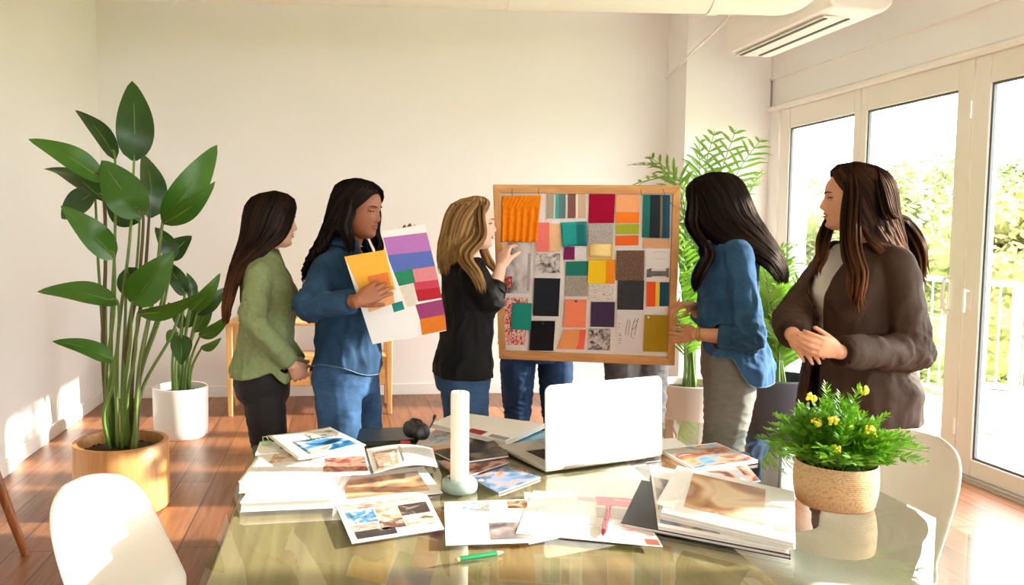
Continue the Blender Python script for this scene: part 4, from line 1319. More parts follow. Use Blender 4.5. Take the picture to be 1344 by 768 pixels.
# laptop
lp = empty('laptop', T(745, 605, TH), 'open silver laptop with its white lid turned to the viewer', 'laptop')
hL, hR = T(716, 622, TH), T(868, 601, TH)
hx = (hR - hL).normalized()
hy = V(-hx.y, hx.x, 0)
Wd = (hR - hL).length
ALU = mat('aluminium', S(206, 204, 198), .38, metal=.6)
LID = mat('lid_white', S(240, 240, 238), .38)
dep = .29
b0 = hL + V(0, 0, .003)
MB().slab([p + V(0, 0, .016) for p in (b0 + hy * dep, b0 + hx * Wd + hy * dep, b0 + hx * Wd, b0)], .015, UPZ).build('base', ALU, lp, bevel=.004)
kq = [b0 + V(0, 0, .0175) + hx * (Wd * u) + hy * (dep * v) for u, v in ((.1, .62), (.9, .62), (.9, .12), (.1, .12))]
o = MB().slab(kq, .001, UPZ).build('keyboard', mat('key_bed', S(40, 40, 42), .6), lp)
kb = MB()
for r_ in range(5):
    for c_ in range(14):
        u0, v0 = .02 + c_ * .0686, .04 + r_ * .19
        kb.slab([p + V(0, 0, .0018) for p in sub(kq, u0, v0, u0 + .056, v0 + .15)], .0015, UPZ)
kb.build('keys', mat('black_keys', S(22, 22, 24), .5), o)
MB().slab([b0 + V(0, 0, .0175) + hx * (Wd * u) + hy * (dep * v) for u, v in ((.33, .96), (.67, .96), (.67, .68), (.33, .68))], .001, UPZ).build('trackpad', mat('trackpad', S(190, 188, 184), .35, metal=.4), lp)
lidn = (-hy * math.cos(R(-2)) + V(0, 0, 1) * -math.sin(R(-2))).normalized()
lup = (-hy * math.sin(R(-2)) + UPZ * math.cos(R(-2))).normalized()
lt = hL + V(0, 0, .012)
# lid corners follow the picture: rounded top corners
ltl = .258
rr_ = .022
prof2 = [(0, 0), (Wd, 0), (Wd, ltl - rr_)] + [(Wd - rr_ + rr_ * math.cos(a), ltl - rr_ + rr_ * math.sin(a)) for a in [math.pi / 2 * k / 6 for k in range(1, 7)]] + [(rr_ - rr_ * math.sin(a), ltl - rr_ + rr_ * math.cos(a)) for a in [math.pi / 2 * k / 6 for k in range(0, 7)]]
MB().loft([[lt + hx * u + lup * v + lidn * d_ for u, v in prof2] for d_ in (-.004, .004)]).build('lid', LID, lp, bevel=.0025)
MB().loft([[lt + hx * (Wd * .03 + u * .94) + lup * (.012 + v * .92) - lidn * d_ for u, v in prof2] for d_ in (.0042, .005)]).build('screen', mat('screen_black', S(16, 17, 20), .15), lp)
MB().tube([lt + hx * (Wd * .15), lt + hx * (Wd * .85)], .007, 10).build('hinge', ALU, lp, smooth=True)

# woven pot with a ferny plant
wc = T(1095, 661, TH)
fp = empty('potted_fern', wc, 'small bushy plant with yellow flowers in a woven straw pot on the table', 'potted plant')
h_ = P(1095, 610, wc.y).z - wc.z + .01
def weave():
    m, t, b = nt('woven_straw')
    tc = t.nodes.new('ShaderNodeTexCoord')
    n = t.nodes.new('ShaderNodeTexWave'); n.bands_direction = 'Z'; n.inputs['Scale'].default_value = 60; n.inputs['Distortion'].default_value = 3; n.inputs['Detail Scale'].default_value = 6
    v = t.nodes.new('ShaderNodeTexVoronoi'); v.inputs['Scale'].default_value = 170
    t.links.new(tc.outputs['Object'], n.inputs['Vector']); t.links.new(tc.outputs['Object'], v.inputs['Vector'])
    r = ramp(t, [(.0, S(216, 184, 138)), (.6, S(202, 166, 120)), (1, S(176, 140, 98))])
    t.links.new(v.outputs['Distance'], r.inputs[0])
    t.links.new(r.outputs[0], b.inputs['Base Color'])
    ad = t.nodes.new('ShaderNodeMath'); ad.operation = 'ADD'
    t.links.new(n.outputs['Fac'], ad.inputs[0]); t.links.new(v.outputs['Distance'], ad.inputs[1])
    bp = t.nodes.new('ShaderNodeBump'); bp.inputs['Strength'].default_value = .6; bp.inputs['Distance'].default_value = .002
    t.links.new(ad.outputs[0], bp.inputs['Height']); t.links.new(bp.outputs[0], b.inputs['Normal'])
    b.inputs['Roughness'].default_value = .8
    return m


r0 = .103
MB().lathe([(.001, 0), (r0 * .84, 0), (r0 * .93, .008), (r0 * .99, .04), (r0 * 1.01, h_ * .55), (r0 * 1.0, h_ * .62), (r0 * 1.012, h_ * .64), (r0 * 1.005, h_ * .7), (r0 * .985, h_ * .98), (r0 * .965, h_), (r0 * .93, h_ * .985), (r0 * .9, h_ * .8)], wc, 56).build('pot', weave(), fp, smooth=True, auto=60)
MB().lathe([(r0 * .9, h_ * .82), (.05, h_ * .88), (.001, h_ * .9)], wc, 28).build('soil', M['soil'], fp, smooth=True)
rr = random.Random(5)
fm = MB()
spr = []
for k in range(120):
    a = rr.uniform(0, 2 * math.pi)
    lean = rr.uniform(.05, 1.0) ** .8
    L = rr.uniform(.10, .185) * (1.0 if lean > .5 else 1.05)
    o_ = wc + V(math.cos(a) * r0 * .7 * lean, math.sin(a) * r0 * .7 * lean, h_ * .9)
    out_ = V(math.cos(a), math.sin(a), 0)
    e_ = o_ + out_ * (L * 1.0 * lean) + V(0, 0, L * (1.12 - .75 * lean))
    m_ = o_.lerp(e_, .5) + V(0, 0, L * .18 * lean) + V(rr.uniform(-.01, .01), rr.uniform(-.01, .01), 0)
    spr.append((o_, m_, e_))
for px in ((1084, 505), (1128, 508), (1012, 556), (1036, 548), (1180, 592), (1148, 555), (1070, 535), (1165, 545), (1105, 530), (1172, 572), (1050, 530), (1150, 608)):
    e_ = P(px[0], px[1], wc.y + rr.uniform(-.06, .05))
    o_ = wc + (e_ - wc) * .12; o_.z = wc.z + h_ * .9
    spr.append((o_, o_.lerp(e_, .5) + V(0, 0, .03), e_))
for o_, m_, e_ in spr:
    sp = spline([o_, m_, e_], 7)
    n_ = len(sp)
    fm.tube(sp, [.0016 * (1 - .6 * i / n_) for i in range(n_)], 4)
    for i in range(2, n_):
        d_ = (sp[min(i + 1, n_ - 1)] - sp[i - 1]).normalized()
        for s_ in range(2):
            sd_ = d_.cross(V(rr.uniform(-.5, .5), rr.uniform(-.5, .5), 1)).normalized()
            for sg in (-1, 1):
                p = sp[i] if s_ == 0 else sp[i].lerp(sp[i - 1], .5)
                ll = (.012 + .024 * math.sin(math.pi * min(1, .25 + .75 * i / n_))) * rr.uniform(.8, 1.2)
                dr = (sd_ * sg + d_ * .9 + V(0, 0, .15)).normalized()
                wv = dr.cross(V(rr.uniform(-.4, .4), rr.uniform(-.4, .4), 1)).normalized() * ll * .17
                fm.add([p, p + dr * ll * .5 + wv, p + dr * ll, p + dr * ll * .5 - wv], [(0, 1, 2, 3)])
fm.build('foliage', M['fern'], fp, fix=False)
for px in ((1072, 554), (1093, 552), (1112, 560), (1145, 572), (1097, 590), (1141, 565), (1133, 512), (1065, 522), (1150, 575)):
    c_ = P(px[0], px[1], wc.y - .06 + rr.uniform(-.02, .03))
    f_ = MB()
    for k in range(14):
        d_ = V(rr.gauss(0, 1), rr.gauss(0, 1) - .5, rr.gauss(0, 1)).normalized()
        f_.ball(c_ + d_ * .010, (.005, .005, .005), 6, 4)
    f_.build('flower', M['petal'], fp, smooth=True)
# ------------------------------------------------------------------ people
TOR = np.array([  # height, half width, half depth, forward offset (for a height of 1.65)
    (.74, .10, .085, -.012), (.79, .160, .112, -.018), (.85, .176, .120, -.022), (.90, .172, .114, -.018), (.96, .150, .102, -.010), (1.03, .128, .092, -.002),
    (1.10, .129, .092, .002), (1.16, .140, .102, .012), (1.21, .148, .110, .016), (1.26, .152, .102, .010), (1.31, .150, .088, -.002),
    (1.345, .138, .074, -.010), (1.37, .112, .064, -.014), (1.39, .080, .057, -.014), (1.405, .058, .054, -.010)])


def ell(c, rx, ry, n=28, e=2.3, ax=V(1, 0, 0), ay=V(0, 1, 0)):
    out = []
    for k in range(n):
        t = 2 * math.pi * k / n
        cx, cy = math.cos(t), math.sin(t)
        out.append(c + ax * (rx * math.copysign(abs(cx) ** (2 / e), cx)) + ay * (ry * math.copysign(abs(cy) ** (2 / e), cy)))
    return out


def smoothstep(a, b, x):
    t = max(0, min(1, (x - a) / (b - a)))
    return t * t * (3 - 2 * t)


# profile of the face at the midline: height above the chin, forward
FZ = [0, .008, .018, .03, .05, .08, .115, .135, .155, .175, .195, .21, .219, .2225]
FY = [.058, .074, .082, .081, .083, .086, .088, .093, .0925, .086, .070, .045, .020, .001]
BY = [-.005, -.015, -.025, -.035, -.055, -.078, -.094, -.098, -.096, -.089, -.072, -.046, -.022, -.001]
HW = [.020, .034, .044, .052, .061, .068, .0735, .075, .0745, .070, .058, .039, .018, .001]


def face_bumps(x, z):
    g = lambda a, c, s: math.exp(-((a - c) / s) ** 2)
    ax = abs(x)
    d = 0
    # nose: a ridge from the brows to the tip, then the nostril base
    if z > .066:
        prof = np.interp(z, [.066, .072, .079, .086, .095, .108, .12, .13], [.0, .011, .0205, .0215, .0165, .0105, .005, .001])
        wd = np.interp(z, [.066, .08, .1, .125], [.013, .0125, .009, .008])
        d += prof * g(x, 0, wd)
        d += .006 * g(ax, .0125, .006) * g(z, .077, .006)
    d += .0065 * g(x, 0, .018) * g(z, .061, .0055)      # upper lip
    d += .0055 * g(x, 0, .015) * g(z, .046, .006)       # lower lip
    d -= .003 * g(x, 0, .022) * g(z, .0535, .0025)      # mouth line
    d -= .003 * g(x, 0, .02) * g(z, .033, .006)
    d += .004 * g(x, 0, .016) * g(z, .016, .01)         # chin
    d -= .0085 * g(ax, .031, .015) * g(z, .115, .011)   # eye sockets
    d += .003 * g(ax, .03, .02) * g(z, .134, .007)      # brows
    d += .004 * g(ax, .040, .016) * g(z, .088, .016)    # cheeks
    return d


def head_pt(t, z, bump=True):
    """t: azimuth, 0 = straight ahead"""
    f, b, w_ = np.interp(z, FZ, FY), np.interp(z, FZ, BY), np.interp(z, FZ, HW)
    cy = (f + b) / 2 - .004
    s_, c_ = math.sin(t), math.cos(t)
    e = 2.15
    x = w_ * math.copysign(abs(s_) ** (2 / e), s_)
    hy = (f - cy) if c_ > 0 else (cy - b)
    y = cy + hy * math.copysign(abs(c_) ** (2 / e), c_)
    if bump and c_ > 0:
        y += face_bumps(x, z) * smoothstep(0, .35, c_)
    return V(x, y, z)


def face_pt(x, z):
    best = None
    lo, hi = -1.3, 1.3
    for k in range(60):
        t = lo + (hi - lo) * k / 59
        p = head_pt(t, z)
        if best is None or abs(p.x - x) < abs(best.x - x): best = p
    return best


class Fig:
    def __init__(s, name, label, X, Y, yaw, H, skin, group=None):
        s.e = empty(name, (X, Y, 0), label, 'person', None, R(yaw))
        s.M = world(s.e); s.inv = s.M.inverted(); s.k = H / 1.65; s.skin = skin

    def L(s, px, py, d):
        return s.inv @ P(px, py, d)

    def W(s, p):
        return s.inv @ Vector(p)


def torso_rings(k, z0, z1, grow=.0, gx=1.0, gy=1.0, lean=None, flare=0):
    out = []
    n = max(3, int((z1 - z0) / .02))
    for i in range(n + 1):
        z = z0 + (z1 - z0) * i / n
        q = [np.interp(z, TOR[:, 0], TOR[:, j]) for j in (1, 2, 3)]
        g = grow(z) if callable(grow) else grow
        c = V(0, q[2], z)
        if lean: c = c + lean(z)
        out.append([p * k for p in ell(c, q[0] * gx + g, q[1] * gy + g)])
    return out


def limb(mb, pts, rad, n=14, sm=8):
    sp = spline(pts, sm)
    rr_ = list(np.interp(np.linspace(0, 1, len(sp)), np.linspace(0, 1, len(rad)), rad))
    mb.tube(sp, rr_, n, rnd_end=True)


def elbow_pts(S, E, W):
    S, E, W = Vector(S), Vector(E), Vector(W)
    return [S, S.lerp(E, .5), S.lerp(E, .88), E.lerp(W, .04) if (E - S).angle(W - E) < 1 else E, E.lerp(W, .14), E.lerp(W, .55), W]


def hand(mb, wrist, d, n, thumb, k=1.0, curl=(20, 25, 30, 35), th_curl=20, spread=4, th_open=40):
    """palm, four fingers and a thumb; d: along the fingers, n: out of the palm, thumb: +1/-1 side of d x n"""
    wrist = Vector(wrist)
    d = Vector(d).normalized(); n = Vector(n); n = (n - d * n.dot(d)).normalized()
    l = d.cross(n) * thumb
    rings = []
    for t, hw, th in ((-.02, .024, .019), (0, .025, .0175), (.02, .030, .0165), (.05, .0375, .0145), (.075, .039, .0125), (.088, .037, .010)):
        rings.append(ell(wrist + d * (t * k) + l * (.002 * k), hw * k, th * k, 16, 2.6, l, n))
    mb.loft(rings)
    base = [(.028, .084), (.0095, .088), (-.0095, .085), (-.0275, .077)]
    lens = [.070, .078, .072, .056]
    rads = [.0082, .0084, .0080, .0070]
    for (lo, fo), ln_, r_, cu, sp_ in zip(base, lens, rads, curl, (1, .3, -.4, -1.1)):
        dd = (d + l * math.tan(R(spread * sp_))).normalized()
        ax = dd.cross(n).normalized()
        p = wrist + d * ((fo - .012) * k) + l * (lo * k)
        pts, rd = [p, p + dd * (.014 * k)], [r_ * k, r_ * k]
        q = pts[-1]
        ang = 0
        for s_, f_, r2 in ((.44, .8, .98), (.30, 1.1, .9), (.26, .8, .78)):
            ang += cu * f_
            v_ = Matrix.Rotation(R(ang), 3, ax) @ dd
            q1 = q + v_ * (ln_ * s_ * k)
            pts += [q.lerp(q1, .5), q1]; rd += [r_ * k * (r2 + .03), r_ * k * r2]
            q = q1
        mb.tube(pts, rd, 8, rnd_end=True)
    p = wrist + d * (.018 * k) + l * (.022 * k) + n * (.004 * k)
    t0 = (d * math.cos(R(th_open)) + l * math.sin(R(th_open)) + n * .25).normalized()
    t1 = (t0 + n * math.sin(R(th_curl)) + d * .35).normalized()
    t2 = (t1 + n * math.sin(R(th_curl)) * .6 + d * .25).normalized()
    a = p + t0 * (.040 * k); b = a + t1 * (.032 * k); c = b + t2 * (.024 * k)
    mb.tube([p, p.lerp(a, .5), a, a.lerp(b, .5), b, c], [.014 * k, .0125 * k, .0105 * k, .0095 * k, .0092 * k, .0075 * k], 10, rnd_end=True)


SKIN = {}


def skin_mat(name, c):
    m = mat(name, c, .48, .06, 14, spec=.4)
    b = m.node_tree.nodes['Principled BSDF']
    b.inputs['Subsurface Weight'].default_value = .12
    b.inputs['Subsurface Radius'].default_value = (.012, .005, .003)
    b.inputs['Subsurface Scale'].default_value = .6
    return m


SKIN['light'] = skin_mat('skin_light', S(232, 182, 154))
SKIN['fair'] = skin_mat('skin_fair', S(242, 200, 178))
SKIN['tan'] = skin_mat('skin_tan', S(212, 154, 122))
SKIN['brown'] = skin_mat('skin_brown', S(150, 92, 62))
M['eye_white'] = mat('eye_white', S(226, 222, 218), .2)
M['iris'] = mat('iris_brown', S(40, 26, 18), .15)
M['lash'] = mat('lash_dark', S(24, 18, 16), .6)


def head_frame(f, yaw=0, pitch=0, roll=0, off=(0, .018, 1.430), shift=(0, 0, 0)):
    """from head coordinates (chin level at z = 0) to the figure's own"""
    o = Vector(off) * f.k + Vector(shift)
    piv = V(0, 0, .03) * f.k
    rot = Matrix.Rotation(R(yaw), 4, 'Z') @ Matrix.Rotation(R(pitch), 4, 'X') @ Matrix.Rotation(R(roll), 4, 'Y')
    return Matrix.Translation(o + piv) @ rot @ Matrix.Translation(-piv) @ Matrix.Scale(f.k, 4)


def folds(me, amp, freq, seed=0, stretch=(1, 1, .5), where=None, ridge=False):
    """cloth folds: push the surface in and out along its normals"""
    n = len(me.vertices)
    co = np.empty(n * 3); me.vertices.foreach_get('co', co); co = co.reshape(-1, 3)
    no = np.array([v.normal[:] for v in me.vertices])
    out = np.zeros(n)
    for i in range(n):
        p = Vector((co[i, 0] * freq * stretch[0] + seed, co[i, 1] * freq * stretch[1] + seed * 2, co[i, 2] * freq * stretch[2]))
        a = noise.noise(p)
        if ridge: a = 1 - 2 * abs(a) - .6
        a += .4 * noise.noise(p * 2.3)
        out[i] = max(a, -.25) * amp * (where(co[i]) if where else 1)
    co += no * out[:, None]
    me.vertices.foreach_set('co', co.ravel())
    me.update()


def crease(m, scale=9, strength=.5, dist=.03, stretch=(1, 1, .55)):
    t = m.node_tree
    b = t.nodes['Principled BSDF']
    tc = t.nodes.new('ShaderNodeTexCoord'); mp = t.nodes.new('ShaderNodeMapping')
    mp.inputs['Scale'].default_value = stretch
    n = t.nodes.new('ShaderNodeTexNoise'); n.noise_type = 'RIDGED_MULTIFRACTAL'
    n.inputs['Scale'].default_value = scale; n.inputs['Detail'].default_value = 2; n.inputs['Distortion'].default_value = .4
    t.links.new(tc.outputs['Object'], mp.inputs[0]); t.links.new(mp.outputs[0], n.inputs['Vector'])
    bp = t.nodes.new('ShaderNodeBump'); bp.inputs['Strength'].default_value = strength; bp.inputs['Distance'].default_value = dist
    t.links.new(n.outputs['Fac'], bp.inputs['Height'])
    for l in list(t.links):
        if l.to_node == b and l.to_socket.name == 'Normal': t.links.new(l.from_socket, bp.inputs['Normal'])
    t.links.new(bp.outputs[0], b.inputs['Normal'])


def hem_trim(f, ob, m, name='hem', r=.0024, zmax=1.1, arms=()):
    me = ob.data
    cnt = {}
    for p in me.polygons:
        for e in p.edge_keys: cnt[e] = cnt.get(e, 0) + 1
    adj = {}
    for (a, b_), c in cnt.items():
        if c == 1:
            adj.setdefault(a, []).append(b_); adj.setdefault(b_, []).append(a)
    seen = set(); mb = MB()
    for s0 in list(adj):
        if s0 in seen: continue
        loop, cur, prev = [], s0, None
        while cur is not None and cur not in seen:
            seen.add(cur); loop.append(me.vertices[cur].co.copy())
            nx = [q for q in adj[cur] if q not in seen]
            cur = nx[0] if nx else None
        if len(loop) > 60 and min(p.z for p in loop) < zmax:
            loop = [p for p in loop if p.z < zmax][::3]
            if len(loop) > 6: mb.tube(loop, r, 6)
    if mb.v: mb.build(name, m, f.e, smooth=True, local=True)


def put(me, name, mats, parent, smooth=True):
    for m in (mats if isinstance(mats, (list, tuple)) else [mats]): me.materials.append(m)
    if smooth: me.polygons.foreach_set('use_smooth', [True] * len(me.polygons))
    o = bpy.data.objects.new(name, me); COL.objects.link(o)
    o.parent = parent
    return o


def cut(me, inside, snap=None):
    """open a garment: drop the faces whose centre is inside, then pull the rim onto the edge wanted"""
    bm = bmesh.new(); bm.from_mesh(me)
    kill = [f for f in bm.faces if inside(f.calc_center_median())]
    bmesh.ops.delete(bm, geom=kill, context='FACES')
    if snap:
        for v in bm.verts:
            if v.is_boundary:
                q = snap(v.co.copy())
                if q is not None: v.co = q
    # even the rim
    for it in range(4):
        new = {}
        for v in bm.verts:
            if v.is_boundary:
                nb = [e.other_vert(v) for e in v.link_edges if e.is_boundary]
                if len(nb) == 2: new[v] = v.co * .5 + (nb[0].co + nb[1].co) * .25
        for v, c in new.items(): v.co = c
    bm.to_mesh(me); bm.free()
    me.update()


def solid(o, t=.006, off=-1):
    s = o.modifiers.new('thick', 'SOLIDIFY'); s.thickness = t; s.offset = off
    return o


def body(f, Hm, arms, legs, hands, skin, ears=True, dress=0):
    k = f.k
    b = MB()
    # head
    rings = []
    zs = [0.0005] + [z for z in np.linspace(.006, .2215, 62)]
    for z in zs:
        rings.append([Hm @ head_pt(2 * math.pi * i / 72, z) for i in range(72)])
    b.loft(rings)
    nb = V(0, -.012, 1.385) * k
    nt_ = Hm @ V(0, -.012, .035)
    nb2 = V(0, -.014, 1.33) * k
    b.tube([nb2, nb, nb.lerp(nt_, .5), nt_, Hm @ V(0, -.008, .07)], [.062 * k, .055 * k, .049 * k, .05 * k, .05 * k], 22)
    if ears:
        for sg in (-1, 1):
            c = Hm @ V(sg * .0735, -.008, .098)
            rot = (Hm.to_3x3().normalized() @ Matrix.Rotation(R(-sg * 22), 3, 'Z') @ Matrix.Rotation(R(-12), 3, 'X'))
            b.ball(c, (.0075 * k, .016 * k, .029 * k), 14, 10, rot=rot)
    b.loft(torso_rings(k, .82, 1.40, -.014))
    for (S_, E_, W_) in arms:
        limb(b, elbow_pts(S_, E_, W_), [.040 * k, .038 * k, .035 * k, .031 * k, .034 * k, .032 * k, .0245 * k])
    for hd in hands: hand(b, *hd[0], **hd[1])
    for (h_, kn, an) in legs:
        h_, kn, an = Vector(h_), Vector(kn), Vector(an)
        limb(b, [h_, h_.lerp(kn, .5), kn, kn.lerp(an, .3), kn.lerp(an, .7), an, an + V(0, 0, -.04) * k], [.080 * k, .070 * k, .050 * k, .047 * k, .036 * k, .032 * k, .034 * k])
    me = remeshed(b, .0042, 1, 'body')
    return put(me, 'body', SKIN[skin], f.e)


def face(f, Hm, bd, skin, lip=(176, 84, 76), brow=(34, 24, 20), look=0.0, open_=1.0):
    for sg in (-1, 1):
        c = face_pt(sg * .0315, .114)
        # eyeball between lids
        e = MB()
        e.ball(Hm @ (c + V(-sg * .0005, -.0085, 0)), .0112 * f.k, 16, 12, mi=0)
        ic = c + V(-sg * .0005 + look * .004, -.0085, 0)
        d_ = V(look * .5, 1, -.12 * (2 - open_)).normalized()
        e.ball(Hm @ (ic + d_ * .0078), .0052 * f.k, 12, 8, mi=1)
        o = e.build('eye', [M['eye_white'], M['iris']], bd, smooth=True, local=True)
        ld = MB()
        up_, lo_ = [], []
        for t in np.linspace(-1, 1, 9):
            x = sg * .0315 + t * .0145
            p = face_pt(x, .114 + (.0052 * open_) * (1 - t * t) - .001)
            p.y = max(p.y, c.y - .0085 + math.sqrt(max(0, .0117 ** 2 - (x - c.x) ** 2 * .8)))
            up_.append(Hm @ (p + V(0, .0012, .0)))
            p2 = face_pt(x, .114 - .0042 * (1 - t * t) - .001)
            p2.y = max(p2.y, c.y - .0085 + math.sqrt(max(0, .0114 ** 2 - (x - c.x) ** 2 * .8)))
            lo_.append(Hm @ (p2 + V(0, .0003, 0)))
        ld.tube(up_, [.0008 * f.k] + [.0021 * f.k] * 7 + [.0008 * f.k], 6)
        ld.build('eyelash', M['lash'], bd, smooth=True, local=True)
        l2 = MB()
        l2.tube([p + Hm.to_3x3() @ V(0, .0002, .0045) for p in up_], [.001 * f.k] + [.0042 * f.k] * 7 + [.001 * f.k], 8)
        l2.tube([p + Hm.to_3x3() @ V(0, .0, -.003) for p in lo_], [.001 * f.k] + [.0034 * f.k] * 7 + [.001 * f.k], 8)
        l2.build('eyelid', SKIN[skin], bd, smooth=True, local=True)
        br = MB()
        pts = []
        for t in np.linspace(0, 1, 8):
            p = face_pt(sg * (.014 + .034 * t), .1315 + .0055 * math.sin(t * 2.2) - .003 * t)
            pts.append(Hm @ (p + V(0, .0005, 0)))
        br.tube(pts, [x * f.k for x in (.0016, .0028, .0032, .0031, .0028, .0023, .0016, .0008)], 6)
        br.build('eyebrow', mat('brow_%s' % f.e.name, S(*brow), .8), bd, smooth=True, local=True)
    lp_ = mat('lip_%s' % f.e.name, S(*lip), .4)
    m = MB()
    for zc, rad_, dz in ((.0585, .0034, .0022), (.0482, .0042, -.0015)):
        pts = []
        for t in np.linspace(-1, 1, 9):
            p = face_pt(t * .023, zc + dz * (1 - abs(t)) * .4 + (.0535 - zc) * t * t * .9)
            pts.append(Hm @ (p + V(0, .0003, 0)))
        m.tube(pts, [rad_ * f.k * math.sqrt(max(.05, 1 - t * t * .96)) for t in np.linspace(-1, 1, 9)], 8)
    m.build('lips', lp_, bd, smooth=True, local=True)


def hair_mat(name, stops, zgrad=None, rough=.55):
    """stops: colours over the random number of each lock; zgrad: (z0, z1, colour) dyed tips in the object's own height"""
    m, t, b = nt(name)
    a = t.nodes.new('ShaderNodeAttribute'); a.attribute_name = 'lock'
    r = ramp(t, stops)
    t.links.new(a.outputs['Fac'], r.inputs[0])
    col = r.outputs[0]
    if zgrad:
        tc = t.nodes.new('ShaderNodeTexCoord'); sp = t.nodes.new('ShaderNodeSeparateXYZ')
        t.links.new(tc.outputs['Object'], sp.inputs[0])
        mr = t.nodes.new('ShaderNodeMapRange')
        mr.inputs['From Min'].default_value = zgrad[0]; mr.inputs['From Max'].default_value = zgrad[1]
        mr.inputs['To Min'].default_value = 0; mr.inputs['To Max'].default_value = 1
        t.links.new(sp.outputs[2], mr.inputs[0])
        mm = t.nodes.new('ShaderNodeMath'); mm.operation = 'MULTIPLY'
        ad = t.nodes.new('ShaderNodeMath'); ad.operation = 'ADD'; ad.inputs[1].default_value = .35
        t.links.new(a.outputs['Fac'], ad.inputs[0])
        t.links.new(mr.outputs[0], mm.inputs[0]); t.links.new(ad.outputs[0], mm.inputs[1])
        mm.use_clamp = True
        mx = t.nodes.new('ShaderNodeMix'); mx.data_type = 'RGBA'
        t.links.new(mm.outputs[0], mx.inputs[0]); t.links.new(col, mx.inputs[6]); mx.inputs[7].default_value = (*zgrad[2], 1)
        col = mx.outputs[2]
    t.nodes.remove(b)
    df = t.nodes.new('ShaderNodeBsdfDiffuse')
    gl = t.nodes.new('ShaderNodeBsdfGlossy'); gl.inputs['Roughness'].default_value = .4
    gm = t.nodes.new('ShaderNodeMix'); gm.data_type = 'RGBA'; gm.inputs[0].default_value = .85
    gm.inputs[6].default_value = (.45, .36, .30, 1)
    t.links.new(col, gm.inputs[7]); t.links.new(gm.outputs[2], gl.inputs[0])
    t.links.new(col, df.inputs[0])
    ms = t.nodes.new('ShaderNodeMixShader'); ms.inputs[0].default_value = .16
    t.links.new(df.outputs[0], ms.inputs[1]); t.links.new(gl.outputs[0], ms.inputs[2])
    t.links.new(ms.outputs[0], t.nodes['Material Output'].inputs[0])
    return m


def hair(f, Hm, levels, mt, n=170, seed=1, wave=0.0, wfreq=40, zjit=.05, width=.0085, extra=(), shell=True, part=0.0, flip=.0):
    """levels: (z above chin, rx, ry, cx, cy, aL, aR): rings round the head; aL / aR leave the face open (degrees either side of ahead)"""
    rr_ = random.Random(seed)
    lv = np.array(sorted(levels, key=lambda q: -q[0]))
    zs = lv[:, 0]
    inter = lambda z: [np.interp(-z, -zs, lv[:, j]) for j in range(1, 7)]

    def pos(phi, z, rs=1.0):
        rx, ry, cx, cy, aL, aR = inter(z)
        a = (aR if phi >= 0 else aL)
        ph = math.copysign(a + abs(phi) * (180 - a) / 180, phi)
        return V(cx + rx * rs * math.sin(R(ph)) + part * smoothstep(.17, .23, z), cy + ry * rs * math.cos(R(ph)), z)
    b = MB()
    ztop, zend = zs[0], zs[-1]
    path_z = lambda ze: [ztop - (ztop - ze) * (t ** 1.25) for t in np.linspace(0, 1, 22)]
    if shell:
        rings = []
        for z in path_z(zend + .065):
            rs = .955
            rings.append([Hm @ pos(ph, z, rs) for ph in list(np.linspace(-179.9, -.01, 40)) + list(np.linspace(.01, 179.9, 40))])
        inner = []
        for z in reversed(path_z(zend + .065)):
            inner.append([Hm @ pos(ph, z, .80 if z > .1 else .72) for ph in list(np.linspace(-179.9, -.01, 40)) + list(np.linspace(.01, 179.9, 40))])
        b.loft(rings + inner, cap=False, attr=.3)
    n = int(n * 2.3)
    for i in range(n):
        phi = -180 + 360 * (i + rr_.random()) / n
        ze = zend + abs(rr_.gauss(0, zjit)) * 1.25 - .015
        at = rr_.random()
        rs = rr_.uniform(.955, 1.03)
        w0 = width * rr_.uniform(.7, 1.3)
        ph0 = rr_.uniform(0, 6.28)
        pts, rad = [], []
        pz = path_z(ze)
        drift = rr_.gauss(0, 7)
        for j, z in enumerate(pz):
            t = j / (len(pz) - 1)
            wv = wave * smoothstep(.1, -.05, z)
            p = pos(max(-179.9, min(179.9, phi + drift * t * t)), z, rs + (.02 * t))
            p += V(math.sin(z * wfreq + ph0) * wv, math.cos(z * wfreq * .9 + ph0) * wv, 0)
            pts.append(Hm @ p)
            rad.append(w0 * f.k * (.35 + .65 * math.sin(math.pi * min(1, .18 + .5 * t))) * (1 if t < .75 else max(.05, 1 - ((t - .75) / .25) ** 2)))
        cen = Hm @ V(0, 0, .1)
        ref = (pts[8] - cen); ref.z = 0
        if ref.length < .01: ref = V(0, 1, 0)
        tang = ref.normalized()
        b.tube(pts, [r_ * .42 for r_ in rad], 6, 2.3, ref=tang, attr=.02 + .96 * at)
    for (pts, cnt, spr, wd, wv) in extra:
        for i in range(cnt):
            o_ = V(rr_.gauss(0, spr), rr_.gauss(0, spr * .6), rr_.gauss(0, spr * .3))
            sp = spline(pts, 8)
            ph0 = rr_.uniform(0, 1.2)
            N = len(sp)
            q, rad = [], []
            cutn = N - int(rr_.uniform(0, N * .14))
            for j in range(cutn):
                t = j / (cutn - 1)
                p = sp[j] + o_ * (.35 + .65 * math.sin(math.pi * min(1, .15 + t * .7)))
                p = p + V(math.sin(t * 14 + ph0), math.cos(t * 14 + ph0) * .7, 0) * (wv * t)
                q.append(p)
                rad.append(wd * f.k * (.4 + .6 * math.sin(math.pi * min(1, .15 + .55 * t))) * (1 if t < .75 else max(.06, 1 - ((t - .75) / .25) ** 1.6)))
            b.tube(q, [r_ * .55 for r_ in rad], 6, 1.7, attr=.02 + .96 * rr_.random())
    return b.build('hair', mt, f.e, smooth=True, local=True, fix=False)


